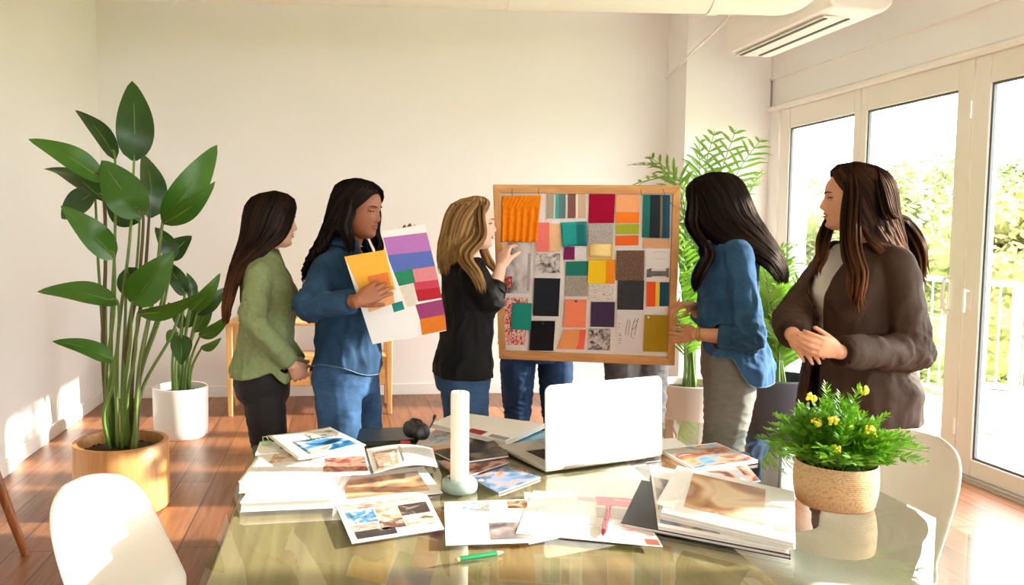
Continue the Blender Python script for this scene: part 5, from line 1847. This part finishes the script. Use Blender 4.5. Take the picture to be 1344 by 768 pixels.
def trousers(f, legs, m, thigh=.092, knee=.066, ankle=.055, top=.98, amp=.005, seed=3, gy=1.0, gx=1.0, grow=.004):
    k = f.k
    b = MB()
    b.loft(torso_rings(k, .775, top, grow, gx, gy))
    for (h_, kn, an) in legs:
        h_, kn, an = Vector(h_), Vector(kn), Vector(an)
        limb(b, [h_ + V(0, 0, .02), h_.lerp(kn, .25), h_.lerp(kn, .6), kn, kn.lerp(an, .35), kn.lerp(an, .75), an + V(0, 0, .0)], [x * k for x in (thigh * .98, thigh, thigh * .9, knee, knee * .95, ankle, ankle)], 18)
    me = remeshed(b, .0075, 5, 'trousers')
    folds(me, amp * .7, 15, seed, (1, 1, 1.6))
    folds(me, amp * 1.6, 17, seed + 9, (.6, .6, 1.8), lambda c: .35 + smoothstep(.8, .45, c[2]) * .9, True)
    return put(me, 'trousers', m, f.e)


def shoes(f, legs, m):
    k = f.k
    for (h_, kn, an) in legs:
        a = Vector(an)
        b = MB()
        z0 = 0.002
        for_ = [(-.075, .024, .05), (-.06, .032, .07), (-.02, .036, .085), (.03, .036, .075), (.08, .042, .05), (.13, .044, .036), (.165, .034, .028), (.178, .014, .016)]
        rings = []
        for y, hw, hh in for_:
            rings.append([V(a.x + math.cos(t) * hw * k, a.y + y * k, max(z0, z0 + hh * .5 * k + math.sin(t) * hh * .5 * k)) for t in [2 * math.pi * i / 14 for i in range(14)]])
        b.loft(rings)
        b.build('shoe', m, f.e, smooth=True, local=True)


def top_garment(f, name, m, arms, hem, z1=1.392, grow=.018, sleeve=.016, cuff_t=(.86, .86), gx=1.0, gy=1.0, voxel=.0065, hemf=None, opening=None, neck=True, amp=.004, seed=1, flare=0.0, sl_r=(.055, .058, .056, .052, .052, .048, .040), thick=.005, lean=None, freq=13, smooth=4):
    """shirt or jacket: torso and sleeves as one cloth surface, then hem, neck and front opened"""
    k = f.k
    b = MB()
    hz = hem - .06
    g = grow if callable(grow) else (lambda z: grow)
    rings = []
    n = int((z1 - hz) / .018)
    for i in range(n + 1):
        z = hz + (z1 - hz) * i / n
        q = [np.interp(max(z, .85), TOR[:, 0], TOR[:, j]) for j in (1, 2, 3)]
        fl = flare * max(0, (1.08 - z) / .3)
        # cloth hangs from the bust and the shoulder blades: it bridges the waist
        w_ = max(q[0], .142) if z < 1.2 else q[0]
        d_ = max(q[1], .100) if z < 1.2 else q[1]
        c = V(0, q[2], z)
        if lean: c = c + lean(z)
        rings.append([p * k for p in ell(c, w_ * gx + g(z) + fl, d_ * gy + g(z) + fl * .8)])
    b.loft(rings)
    ends = []
    for (S_, E_, W_), ct in zip(arms, cuff_t):
        S_, E_, W_ = Vector(S_), Vector(E_), Vector(W_)
        W2 = E_.lerp(W_, ct)
        inn = S_ + (V(0, S_.y, S_.z) - S_) * .42
        limb(b, [inn] + elbow_pts(S_, E_, W2), [sl_r[0] * .9 * k] + [x * k for x in sl_r], 18)
        ends.append((W2, (W2 - E_).normalized(), sl_r[-1] * k))
    me = remeshed(b, voxel, smooth, name)
    folds(me, amp * 2.3, freq, seed, (1, 1, .8))
    folds(me, amp * 2.8, 12, seed + 2, (1.1, 1.1, .55), lambda c: smoothstep(1.32, 1.15, c[2] / k), True)
    arm_pts = [(Vector(a[1]), Vector(a[2])) for a in arms]

    def near_elbow(c):
        c = Vector(c)
        return max(max(0, 1 - (c - e_).length / .16) for e_, w_ in arm_pts) if arm_pts else 0
    folds(me, amp * 3.6, 20, seed + 4, (1.3, 1.3, 1.3), near_elbow, True)
    hf = (lambda p: hem * k) if hemf is None else (lambda p: hemf(p) * k)

    def off_arm(p):
        # keep the sleeves out of the hem cut
        for a in arms:
            for A, B in ((Vector(a[0]), Vector(a[1])), (Vector(a[1]), Vector(a[2]))):
                ab = B - A
                t = max(0, min(1, (p - A).dot(ab) / ab.length_squared))
                if (p - A - ab * t).length < .085 * k and t > .15: return False
        return True
    nz = 1.378 * k

    def inside(p):
        if p.z < hf(p) and off_arm(p): return True
        if neck and p.z > nz and math.hypot(p.x, p.y + .012 * k) < .085 * k: return True
        if opening and p.y > 0 and off_arm(p):
            lo, hi = opening(p.z / k)
            if lo * k < p.x < hi * k: return True
        for e_, d_, r_ in ends:
            if (p - e_).dot(d_) > -.002 and (p - e_).length < r_ * 1.3: return True
        return False

    def snap(p):
        if off_arm(p) and abs(p.z - hf(p)) < voxel * 2: return V(p.x, p.y, hf(p))
        if opening and p.y > 0:
            lo, hi = opening(p.z / k)
            for xb in (lo, hi):
                if hi > lo and abs(p.x - xb * k) < voxel * 2: return V(xb * k, p.y, p.z)
        return None
    cut(me, inside, snap)
    o = put(me, name, m, f.e)
    solid(o, thick)
    return o


def cuff(f, arm, t0, t1, r0, r1, m, name='cuff', seed=0):
    E_, W_ = Vector(arm[1]), Vector(arm[2])
    a, b_ = E_.lerp(W_, t0), E_.lerp(W_, t1)
    k = f.k
    b = MB()
    pts = [a.lerp(b_, t) for t in np.linspace(0, 1, 6)]
    rd = [(r0 + (r1 - r0) * t) * k for t in np.linspace(0, 1, 6)]
    b.tube(pts + list(reversed(pts)), rd + [r_ - .007 for r_ in reversed(rd)], 20, cap=False)
    return b.build(name, m, f.e, smooth=True, local=True, fix=True)


def collar(f, m, r=.072, z=1.402, h=.036, open_=35, drop=.05, tilt=.0, cy=-.012):
    """a turned-down shirt collar, open at the front"""
    k = f.k
    rows = [[], [], [], []]
    for a in np.linspace(open_, 360 - open_, 40):
        s_, c_ = math.sin(R(a)), math.cos(R(a))
        fr = max(0, c_) ** 2
        zz = z - .035 * fr
        yo = cy + .012 * fr
        for row, (rr_, dz) in enumerate(((r, 0), (r * .98, h * .6), (r * 1.02, h), (r * 1.34 + .012 * fr, -.004 - drop * fr))):
            rows[row].append(V(s_ * rr_, yo + c_ * rr_ * (.95 + .25 * fr), zz + dz) * k)
    vs = [p for row in rows for p in row]
    n = len(rows[0])
    fs = [(j * n + i, j * n + i + 1, (j + 1) * n + i + 1, (j + 1) * n + i) for j in range(3) for i in range(n - 1)]
    o = MB().add(vs, fs).build('collar', m, f.e, smooth=True, local=True)
    solid(o, .004, 0)
    return o


def std_legs(f, w_=.092, feet=((.0, .0), (.0, .0)), hipz=.83):
    k = f.k
    out_ = []
    for sg, (dx, dy) in zip((-1, 1), feet):
        out_.append((V(sg * w_, -.015, hipz) * k, V(sg * w_ * 1.03 + dx * .5, .012 + dy * .5, .46) * k, V(sg * w_ * 1.05 + dx, -.025 + dy, .085) * k))
    return out_


def sh(f, sg, dy=-.008, x=.155, z=1.318):
    return V(sg * x, dy, z) * f.k


def denim(name, c, fade=.25):
    m, t, b = nt(name)
    tc = t.nodes.new('ShaderNodeTexCoord')
    n = t.nodes.new('ShaderNodeTexNoise'); n.inputs['Scale'].default_value = 7; n.inputs['Detail'].default_value = 5
    n2 = t.nodes.new('ShaderNodeTexNoise'); n2.inputs['Scale'].default_value = 260
    t.links.new(tc.outputs['Object'], n.inputs['Vector']); t.links.new(tc.outputs['Object'], n2.inputs['Vector'])
    ad = t.nodes.new('ShaderNodeMath'); ad.operation = 'MULTIPLY_ADD'; ad.inputs[1].default_value = .35
    t.links.new(n2.outputs['Fac'], ad.inputs[0]); t.links.new(n.outputs['Fac'], ad.inputs[2])
    lo = tuple(x * (1 - fade) for x in c); hi = tuple(min(1, x * (1 + fade * 1.6) + .01) for x in c)
    r = ramp(t, [(.45, lo), (.85, hi)])
    t.links.new(ad.outputs[0], r.inputs[0]); t.links.new(r.outputs[0], b.inputs['Base Color'])
    b.inputs['Roughness'].default_value = .85
    b.inputs['Specular IOR Level'].default_value = .25
    return m


M['black_cloth'] = mat('black_jacket_cloth', S(14, 14, 17), .85, .2, 40, spec=.3)
M['black_jean'] = mat('black_jean', S(24, 24, 28), .7, .2, 30, spec=.35)
M['green_linen'] = mat('green_linen', S(128, 140, 98), .85, .1, 60, bump=.5, bscale=160, spec=.2)
M['denim_deep'] = denim('denim_shirt_deep', S(25, 55, 84), .3)
M['denim_mid'] = denim('denim_shirt_mid', S(42, 80, 116), .3)
M['jeans_blue'] = denim('jeans_blue', S(40, 71, 106), .5)
M['jeans_dark'] = denim('jeans_dark', S(14, 44, 78), .35)
M['grey_cotton'] = mat('grey_cotton', S(122, 122, 116), .85, .06, 40, spec=.2)
M['grey_dark'] = mat('grey_dark_trousers', S(84, 82, 84), .85, .1, 30, spec=.2)
M['brown_coat'] = mat('brown_coat', S(60, 41, 30), .75, .14, 30, bump=.3, bscale=140, spec=.3)
M['white_knit'] = mat('white_knit', S(226, 220, 214), .85, .05, 60)
M['shoe_dark'] = mat('shoe_dark', S(40, 34, 30), .4)
M['button'] = mat('button_brown', S(70, 50, 36), .4)
NAVY_TEE = mat('navy_tee', S(26, 38, 58), .85)


def buttons(f, pts, m, r=.006):
    for p in pts: MB().ball(p, (r, r, r), 8, 6).build('button', m, f.e, smooth=True, local=True)


def on_front(f, ob_me, x, z, dy=.004):
    best, bp_ = 1e9, None
    for v in ob_me.vertices:
        if v.co.y > 0:
            d_ = (v.co.x - x) ** 2 + (v.co.z - z) ** 2
            if d_ < best: best, bp_ = d_, v.co
    return V(x, bp_.y + dy, z)

for n_, sc_, st_2 in (('green_linen', 8, .55), ('denim_deep', 8, .6), ('denim_mid', 8, .6), ('jeans_blue', 10, .5), ('jeans_dark', 10, .5), ('grey_cotton', 8, .5), ('grey_dark', 7, .7), ('brown_coat', 7, .6), ('black_cloth', 8, .5), ('black_jean', 9, .4)):
    crease(M[n_], sc_, st_2)
STITCH = mat('denim_frayed_edge', S(92, 114, 138), .9, .3, 120)
# ================================================================== 1: green shirt, left
f = Fig('person', 'woman in a light green shirt and black trousers with clasped hands, leftmost of the group', P(343, 300, 3.5).x + .016, 3.5, -86, 1.635, 'light')
k = f.k
Hm = head_frame(f, yaw=6, pitch=-2, off=(0, .03, 1.430))
armR = (sh(f, 1, -.02), f.L(331, 420, 3.29), f.L(383, 479, 3.36))
armL = (sh(f, -1, -.02), f.L(350, 420, 3.72), f.L(392, 476, 3.56))
hands = [((armR[2], f.L(400, 503, 3.43) - armR[2], f.M.to_3x3().inverted() @ V(-.2, .9, .3), 1), dict(k=.92 * k, curl=(28, 32, 34, 36), th_open=30)),
         ((armL[2], f.L(397, 500, 3.41) - armL[2], f.M.to_3x3().inverted() @ V(-.1, -.9, .2), -1), dict(k=.92 * k, curl=(28, 32, 36, 40), th_open=30))]
legs = std_legs(f, .085, ((.0, -.01), (-.0, .02)))
bd = body(f, Hm, [armR, armL], legs, hands, 'light')
face(f, Hm, bd, 'light', (190, 96, 88))
hair(f, Hm, [(.236, .012, .012, 0, .0, 0, 0), (.228, .045, .055, 0, 0, 4, 4), (.205, .078, .092, 0, -.004, 10, 10), (.17, .089, .108, 0, -.008, 30, 22), (.13, .094, .112, 0, -.012, 46, 34), (.08, .096, .112, 0, -.016, 58, 42),
                  (.03, .092, .108, 0, -.026, 74, 56), (-.03, .096, .090, 0, -.062, 96, 82), (-.09, .108, .064, 0, -.108, 110, 100), (-.16, .115, .052, 0, -.135, 115, 108), (-.25, .108, .045, 0, -.158, 115, 112), (-.315, .09, .035, 0, -.165, 115, 115)],
     hair_mat('hair_dark_brown', [(0, S(12, 8, 7)), (.6, S(24, 15, 11)), (1, S(44, 27, 19))], (1.42, 1.12, S(104, 66, 44))), n=190, seed=3, wave=.004, wfreq=22, zjit=.035)
top_garment(f, 'shirt', M['green_linen'], [armR, armL], .885, grow=lambda z: .020 + .006 * smoothstep(1.1, .95, z), cuff_t=(.93, .93), gy=1.0, flare=.0,
            hemf=lambda p: .885 + .06 * smoothstep(-.12, .14, p.y), opening=lambda z: (-.03 - .03 * smoothstep(1.2, 1.36, z), .028 + .03 * smoothstep(1.2, 1.36, z)), amp=.0045, seed=11)
me = remeshed(MB().loft(torso_rings(k, .96, 1.37, .006)), .01, 3); put(me, 'tank_top', M['black_cloth'], f.e)
for a in (armR, armL): cuff(f, a, .70, .95, .046, .042, M['green_linen'])
collar(f, M['green_linen'], .072, open_=40)
trousers(f, legs, M['black_jean'], .088, .060, .046, top=.99, amp=.003)
shoes(f, legs, M['shoe_dark'])

# ================================================================== 2: denim shirt, sample boards
f = Fig('person', 'woman in a dark denim shirt with wavy black hair holding two colour boards', P(452, 300, 3.45).x + .022, 3.45, -118, 1.685, 'brown')
k = f.k
Hm = head_frame(f, yaw=-4, pitch=-6, off=(0, .034, 1.428))
armR = (sh(f, 1, -.02), f.L(404, 404, 3.2), f.L(468, 395, 3.035))
armL = (sh(f, -1, -.02), f.L(500, 395, 3.36), f.L(529, 330, 3.22))
hw = f.M.to_3x3().inverted()
hands = [((armR[2], f.L(505, 376, 3.075) - armR[2], hw @ V(.25, .95, -.05), -1), dict(k=.98 * k, curl=(14, 16, 18, 20), th_open=28, spread=5)),
         ((armL[2], f.L(533, 300, 3.19) - armL[2], hw @ V(.0, -1, -.1), 1), dict(k=.86 * k, curl=(24, 26, 28, 30), th_open=28))]
legs = std_legs(f, .09, ((.0, .03), (.0, -.0)))
bd = body(f, Hm, [armR, armL], legs, hands, 'brown')
face(f, Hm, bd, 'brown', (140, 66, 62), (22, 16, 14), look=.2, open_=.65)
hair(f, Hm, [(.236, .012, .012, .01, .0, 0, 0), (.228, .05, .058, .005, 0, 12, 6), (.205, .082, .097, 0, -.003, 24, 20), (.17, .094, .113, 0, -.007, 46, 42), (.13, .100, .116, 0, -.012, 66, 62), (.08, .105, .116, 0, -.018, 82, 78),
                  (.03, .108, .108, 0, -.032, 98, 92), (-.03, .122, .088, 0, -.056, 104, 96), (-.09, .138, .072, 0, -.09, 106, 98), (-.15, .145, .06, 0, -.115, 110, 100), (-.205, .13, .045, 0, -.125, 112, 105)],
     hair_mat('hair_black', [(0, S(9, 8, 8)), (.7, S(16, 14, 13)), (1, S(28, 23, 22))]), n=190, seed=5, wave=.016, wfreq=55, zjit=.045, part=.02,
     extra=[([Hm @ V(-.05, .03, .205), Hm @ V(-.085, .03, .13), Hm @ V(-.098, .035, .05), Hm @ V(-.1, .05, -.03), Hm @ V(-.095, .075, -.09)], 14, .014, .011, .012),
            ([Hm @ V(.05, .02, .205), Hm @ V(.088, .012, .14), Hm @ V(.104, .010, .06), Hm @ V(.11, .03, -.01), Hm @ V(.115, .06, -.06)], 18, .016, .011, .012)])
o = MB().ball(Hm @ V(.0745, .004, .078), .0055 * k, 10, 6).build('earring', M['metal'], bd, smooth=True, local=True)
ds = top_garment(f, 'denim_shirt', M['denim_deep'], [armR, armL], .86, grow=lambda z: .022 - .004 * smoothstep(1.1, .95, z), cuff_t=(.86, .9), flare=.0, gx=1.0,
            hemf=lambda p: .865 + .06 * (abs(p.x) / .19) ** 2, opening=lambda z: (-.002 - .06 * smoothstep(1.2, 1.37, z), .002 + .06 * smoothstep(1.2, 1.37, z)) if z > 1.2 else (0, 0), amp=.0045, seed=17)
hem_trim(f, ds, STITCH)
me = remeshed(MB().loft(torso_rings(k, .96, 1.25, .006)), .01, 3); put(me, 'tee', NAVY_TEE, f.e)
cuff(f, armR, .62, .90, .050, .046, M['denim_deep']); cuff(f, armL, .66, .92, .046, .042, M['denim_deep'])
collar(f, M['denim_deep'], .074, open_=38, drop=.065)
tr_ = trousers(f, legs, M['jeans_blue'], .096, .066, .054, top=.98, amp=.004, gx=1.02)
shoes(f, legs, M['shoe_dark'])

# ================================================================== 3: black jacket, hand on the board
f = Fig('person', 'woman in a black jacket with long blonde hair touching the board', P(608, 300, 3.62).x + .018, 3.62, -82, 1.625, 'fair')
k = f.k
hw = f.M.to_3x3().inverted()
Hm = head_frame(f, yaw=-14, pitch=2, off=(0, .03, 1.425))
tip = onb(668, 321, .02)
armR = (sh(f, 1, -.02), f.L(645, 394, 3.46), f.L(657, 352, 3.56))
armL = (sh(f, -1, -.02), f.L(600, 420, 3.80), f.L(612, 468, 3.74))
hands = [((armR[2], f.W(P(663, 322, 3.62)) - armR[2], hw @ V(.75, .6, -.1), -1), dict(k=.98 * k, curl=(24, 28, 32, 34), th_open=30, th_curl=30)),
         ((armL[2], f.L(615, 500, 3.74) - armL[2], hw @ V(.3, -.9, 0), -1), dict(k=.9 * k, curl=(20, 22, 24, 26)))]
legs = std_legs(f, .085, ((.0, .02), (.0, -.02)))
bd = body(f, Hm, [armR, armL], legs, hands, 'fair')
face(f, Hm, bd, 'fair', (206, 120, 110), (110, 76, 50))
BLON = hair_mat('hair_blonde', [(0, S(86, 60, 38)), (.4, S(120, 88, 56)), (.75, S(150, 114, 74)), (1, S(190, 154, 108))], (1.60, 1.30, S(176, 138, 90)))
hair(f, Hm, [(.236, .012, .012, 0, .01, 0, 0), (.228, .05, .055, 0, .004, 14, 8), (.205, .080, .093, 0, -.003, 40, 36), (.17, .093, .110, 0, -.008, 60, 56), (.13, .100, .117, 0, -.014, 72, 68), (.08, .105, .122, 0, -.020, 82, 74),
                  (.03, .106, .122, 0, -.032, 92, 78), (-.03, .108, .108, 0, -.05, 104, 84), (-.07, .105, .095, 0, -.06, 110, 92), (-.10, .095, .085, 0, -.065, 115, 95)],
     BLON, n=180, seed=8, wave=.008, wfreq=34, zjit=.04,
     extra=[([Hm @ V(.045, .03, .212), Hm @ V(.085, .02, .15), Hm @ V(.100, .015, .06), f.L(611, 335, 3.41), f.L(622, 358, 3.355), f.L(633, 384, 3.36)], 80, .02, .010, .008),
            ([Hm @ V(-.085, .03, .14), Hm @ V(-.1, .03, .05), Hm @ V(-.09, .07, -.06), Hm @ V(-.08, .10, -.12)], 22, .012, .011, .008)])
top_garment(f, 'jacket', M['black_cloth'], [armR, armL], .86, grow=lambda z: .022, cuff_t=(.42, .8), flare=-.004, gy=.92,
            hemf=lambda p: .855, opening=lambda z: (-.02 - .04 * smoothstep(1.1, 1.36, z), .02 + .04 * smoothstep(1.1, 1.36, z)), amp=.004, seed=23, sl_r=(.056, .060, .060, .058, .056, .050, .048))
me = remeshed(MB().loft(torso_rings(k, .96, 1.30, .006)), .01, 3); put(me, 'top', mat('charcoal_top', S(34, 34, 38), .8), f.e)
cuff(f, armR, .22, .44, .054, .052, M['black_cloth'])
trousers(f, legs, M['jeans_blue'], .090, .064, .054, top=.98, amp=.004, seed=8)
shoes(f, legs, M['shoe_dark'])

# ================================================================== 4: denim shirt, grey trousers, at the right of the board
f = Fig('person', 'woman in a blue denim shirt and grey trousers gripping the right edge of the board', P(960, 300, 3.52).x, 3.52, 70, 1.735, 'tan')
k = f.k
hw = f.M.to_3x3().inverted()
Hm = head_frame(f, yaw=-16, pitch=-12, off=(0, .05, 1.420))
armL = (sh(f, -1, -.015), f.L(985, 446, 3.30), f.L(912, 438, 3.42))
armR = (sh(f, 1, -.01), f.L(935, 425, 3.72), f.L(908, 402, 3.66))
hands = [((armL[2], f.W(onb(884, 436, .03)) - armL[2], hw @ V(-.35, .9, .0), -1), dict(k=.98 * k, curl=(32, 34, 36, 38), th_open=22, th_curl=26)),
         ((armR[2], f.W(onb(883, 399, .035)) - armR[2], hw @ V(-.2, .1, -.95), 1), dict(k=.95 * k, curl=(30, 34, 38, 40), th_open=24, th_curl=24))]
legs = std_legs(f, .088, ((.0, .02), (.0, -.03)))
bd = body(f, Hm, [armL, armR], legs, hands, 'tan')
face(f, Hm, bd, 'tan', (180, 96, 86))
hair(f, Hm, [(.238, .012, .012, 0, .0, 0, 0), (.230, .05, .060, 0, 0, 4, 4), (.207, .083, .097, 0, -.002, 10, 10), (.17, .097, .115, 0, -.006, 22, 22), (.13, .104, .120, 0, -.010, 30, 34), (.08, .108, .124, 0, -.014, 34, 44),
                  (.03, .108, .124, 0, -.022, 38, 52), (-.03, .112, .122, 0, -.046, 48, 64), (-.08, .116, .112, 0, -.072, 62, 80), (-.12, .12, .10, 0, -.098, 84, 96), (-.17, .118, .085, 0, -.128, 100, 106), (-.22, .105, .07, 0, -.150, 110, 110), (-.26, .085, .05, 0, -.165, 115, 115)],
     hair_mat('hair_black_brown', [(0, S(11, 8, 8)), (.6, S(20, 14, 13)), (1, S(38, 26, 23))]), n=210, seed=13, wave=.005, wfreq=24, zjit=.035, width=.009,
     extra=[([Hm @ V(-.04, .06, .21), Hm @ V(-.085, .07, .12), Hm @ V(-.09, .085, .03), f.L(930, 330, 3.40), f.L(922, 352, 3.40), f.L(915, 372, 3.42), f.L(912, 384, 3.44)], 60, .015, .009, .006),
            ([Hm @ V(.085, .06, .10), Hm @ V(.09, .08, .02), Hm @ V(.085, .10, -.06), Hm @ V(.07, .11, -.13)], 16, .014, .012, .006)])
ds = top_garment(f, 'denim_shirt', M['denim_mid'], [armL, armR], .80, grow=lambda z: .018 + .008 * smoothstep(1.1, .95, z), cuff_t=(.50, .62), flare=.015, gy=1.02,
            hemf=lambda p: .985 - .20 * smoothstep(.09, -.09, p.y) ** 1.2, opening=lambda z: (-.012, .012) if z > 1.2 else (0, 0), amp=.0045, seed=31, sl_r=(.055, .058, .058, .056, .052, .046, .043))
hem_trim(f, ds, STITCH, zmax=1.06)
cuff(f, armL, .34, .56, .052, .050, M['denim_mid']); cuff(f, armR, .46, .66, .048, .045, M['denim_mid'])
collar(f, M['denim_mid'], .070, open_=30)
trousers(f, legs, M['grey_cotton'], .100, .078, .070, top=1.02, amp=.005, seed=14, gy=1.0, grow=.01)
# watch
wr_ = armL[1].lerp(armL[2], .93); dw = (armL[2] - armL[1]).normalized()
w_ = MB().tube([wr_ - dw * .006, wr_ + dw * .006], .0305 * k, 22)
w_.build('wrist_watch', mat('watch_gold', S(196, 160, 96), .3, metal=.8), f.e, smooth=True, local=True)
shoes(f, legs, M['shoe_dark'])

# ================================================================== 5: brown coat, right
f = Fig('person', 'woman in a brown coat with hands together standing by the glass doors', P(1128, 300, 2.9).x, 2.9, 92, 1.715, 'tan')
k = f.k
hw = f.M.to_3x3().inverted()
Hm = head_frame(f, yaw=-30, pitch=2, off=(0, .03, 1.430))
armL = (sh(f, -1, -.02, .165), f.L(1197, 462, 2.70), f.L(1100, 462, 2.58))
armR = (sh(f, 1, -.02, .165), f.L(1040, 420, 2.98), f.L(1040, 440, 2.72))
hands = [((armL[2], f.L(1062, 450, 2.545) - armL[2], hw @ V(-.3, .9, .25), -1), dict(k=.93 * k, curl=(24, 26, 28, 30), th_open=24, spread=1)),
         ((armR[2], f.L(1064, 462, 2.60) - armR[2], hw @ V(.5, .2, -.8), 1), dict(k=.93 * k, curl=(26, 28, 30, 32), th_open=26, spread=1))]
legs = std_legs(f, .092)
bd = body(f, Hm, [armL, armR], legs, hands, 'tan')
face(f, Hm, bd, 'tan', (170, 88, 80))
hair(f, Hm, [(.238, .012, .012, 0, .0, 0, 0), (.230, .05, .058, 0, 0, 14, 14), (.207, .082, .096, 0, -.002, 36, 36), (.17, .095, .113, 0, -.008, 54, 58), (.13, .102, .118, 0, -.012, 70, 74), (.08, .106, .120, 0, -.018, 80, 86),
                  (.03, .108, .118, 0, -.030, 84, 94), (-.03, .116, .106, 0, -.052, 88, 104), (-.09, .134, .092, 0, -.082, 96, 110), (-.15, .14, .08, 0, -.105, 104, 112), (-.22, .135, .065, 0, -.13, 110, 115), (-.275, .12, .045, 0, -.145, 115, 115)],
     hair_mat('hair_chestnut', [(0, S(18, 11, 9)), (.5, S(34, 21, 15)), (1, S(64, 40, 28))], (1.5, 1.2, S(112, 70, 44))), n=210, seed=21, wave=.009, wfreq=36, zjit=.04, width=.009,
     extra=[([Hm @ V(-.04, .02, .222), Hm @ V(-.085, .02, .16), Hm @ V(-.102, .015, .08), f.L(1118, 330, 2.70), f.L(1122, 360, 2.67), f.L(1128, 385, 2.655), f.L(1131, 412, 2.655)], 70, .018, .009, .016),
            ([Hm @ V(.04, .03, .215), Hm @ V(.085, .04, .13), Hm @ V(.1, .05, .05), f.L(1078, 320, 2.90), f.L(1078, 345, 2.86), f.L(1072, 366, 2.84)], 30, .014, .010, .012),
            ([Hm @ V(-.03, -.05, .215), Hm @ V(-.075, -.06, .15), Hm @ V(-.09, -.085, .06), f.L(1180, 292, 2.90), f.L(1199, 322, 2.87), f.L(1209, 350, 2.86), f.L(1213, 376, 2.87)], 60, .018, .010, .008)])
top_garment(f, 'coat', M['brown_coat'], [armL, armR], .77, grow=lambda z: .032 + .012 * smoothstep(1.1, .9, z), cuff_t=(.95, .9), flare=.0, gx=1.02, gy=1.05,
            hemf=lambda p: .765, opening=lambda z: (-.025 - .055 * smoothstep(1.08, 1.34, z), .03 + .04 * smoothstep(1.08, 1.34, z) + .02 * smoothstep(1.0, .8, z)), amp=.0038, seed=41, sl_r=(.060, .066, .068, .070, .066, .056, .048), freq=10, thick=.008)
me = remeshed(MB().loft(torso_rings(k, .98, 1.385, .012)), .01, 3); put(me, 'knit_top', M['white_knit'], f.e)
cuff(f, armL, .70, .97, .060, .050, M['brown_coat']); cuff(f, armR, .66, .93, .058, .05, M['brown_coat'])
trousers(f, legs, M['jeans_dark'], .096, .066, .054, top=1.0, amp=.004, seed=24)
shoes(f, legs, M['shoe_dark'])

# ================================================================== 6 and 7: mostly hidden behind the board
for (px, yy, H, lab, tm, seed, wide, gt) in (
        (705, 4.36, 1.64, 'person in dark blue jeans standing behind the board, only the legs showing below it', 'jeans_dark', 51, .105, 'navy_tee'),
        (836, 4.42, 1.66, 'person in dark grey trousers behind the board at its right end, only the legs showing', 'grey_dark', 61, .075, 'grey')):
    f = Fig('person', lab, P(px, 470, yy).x, yy, 178, H, 'light')
    k = f.k
    Hm = head_frame(f, pitch=-14)
    armR = (sh(f, 1), V(.165, .03, 1.08) * k, V(.12, .22, 1.14) * k)
    armL = (sh(f, -1), V(-.165, .03, 1.08) * k, V(-.12, .22, 1.14) * k)
    hands = [((armR[2], V(-.25, .9, .2), V(-.8, 0, .3), -1), dict(k=.92 * k)), ((armL[2], V(.25, .9, .2), V(.8, 0, .3), 1), dict(k=.92 * k))]
    legs = std_legs(f, wide, ((.01, .0), (.0, .0)))
    bd = body(f, Hm, [armR, armL], legs, hands, 'light')
    face(f, Hm, bd, 'light')
    hair(f, Hm, [(.236, .012, .012, 0, .0, 0, 0), (.228, .05, .055, 0, 0, 14, 14), (.205, .080, .094, 0, -.004, 40, 40), (.17, .092, .110, 0, -.008, 60, 60), (.13, .098, .114, 0, -.014, 76, 76), (.08, .102, .114, 0, -.020, 88, 88), (.03, .1, .105, 0, -.03, 96, 96), (-.06, .1, .08, 0, -.06, 110, 110)],
         hair_mat('hair_plain_%d' % seed, [(0, S(30, 20, 15)), (1, S(60, 40, 30))]), n=110, seed=seed)
    top_garment(f, 'shirt', NAVY_TEE if gt == 'navy_tee' else mat('grey_shirt', S(120, 118, 118), .85), [armR, armL], .98, cuff_t=(.7, .7), amp=.004, seed=seed)
    if tm == 'grey_dark':
        trousers(f, legs, M[tm], .105, .088, .082, top=1.0, amp=.007, seed=seed)
    else:
        trousers(f, legs, M[tm], .098, .070, .058, top=1.0, amp=.005, seed=seed)
    shoes(f, legs, M['shoe_dark'])
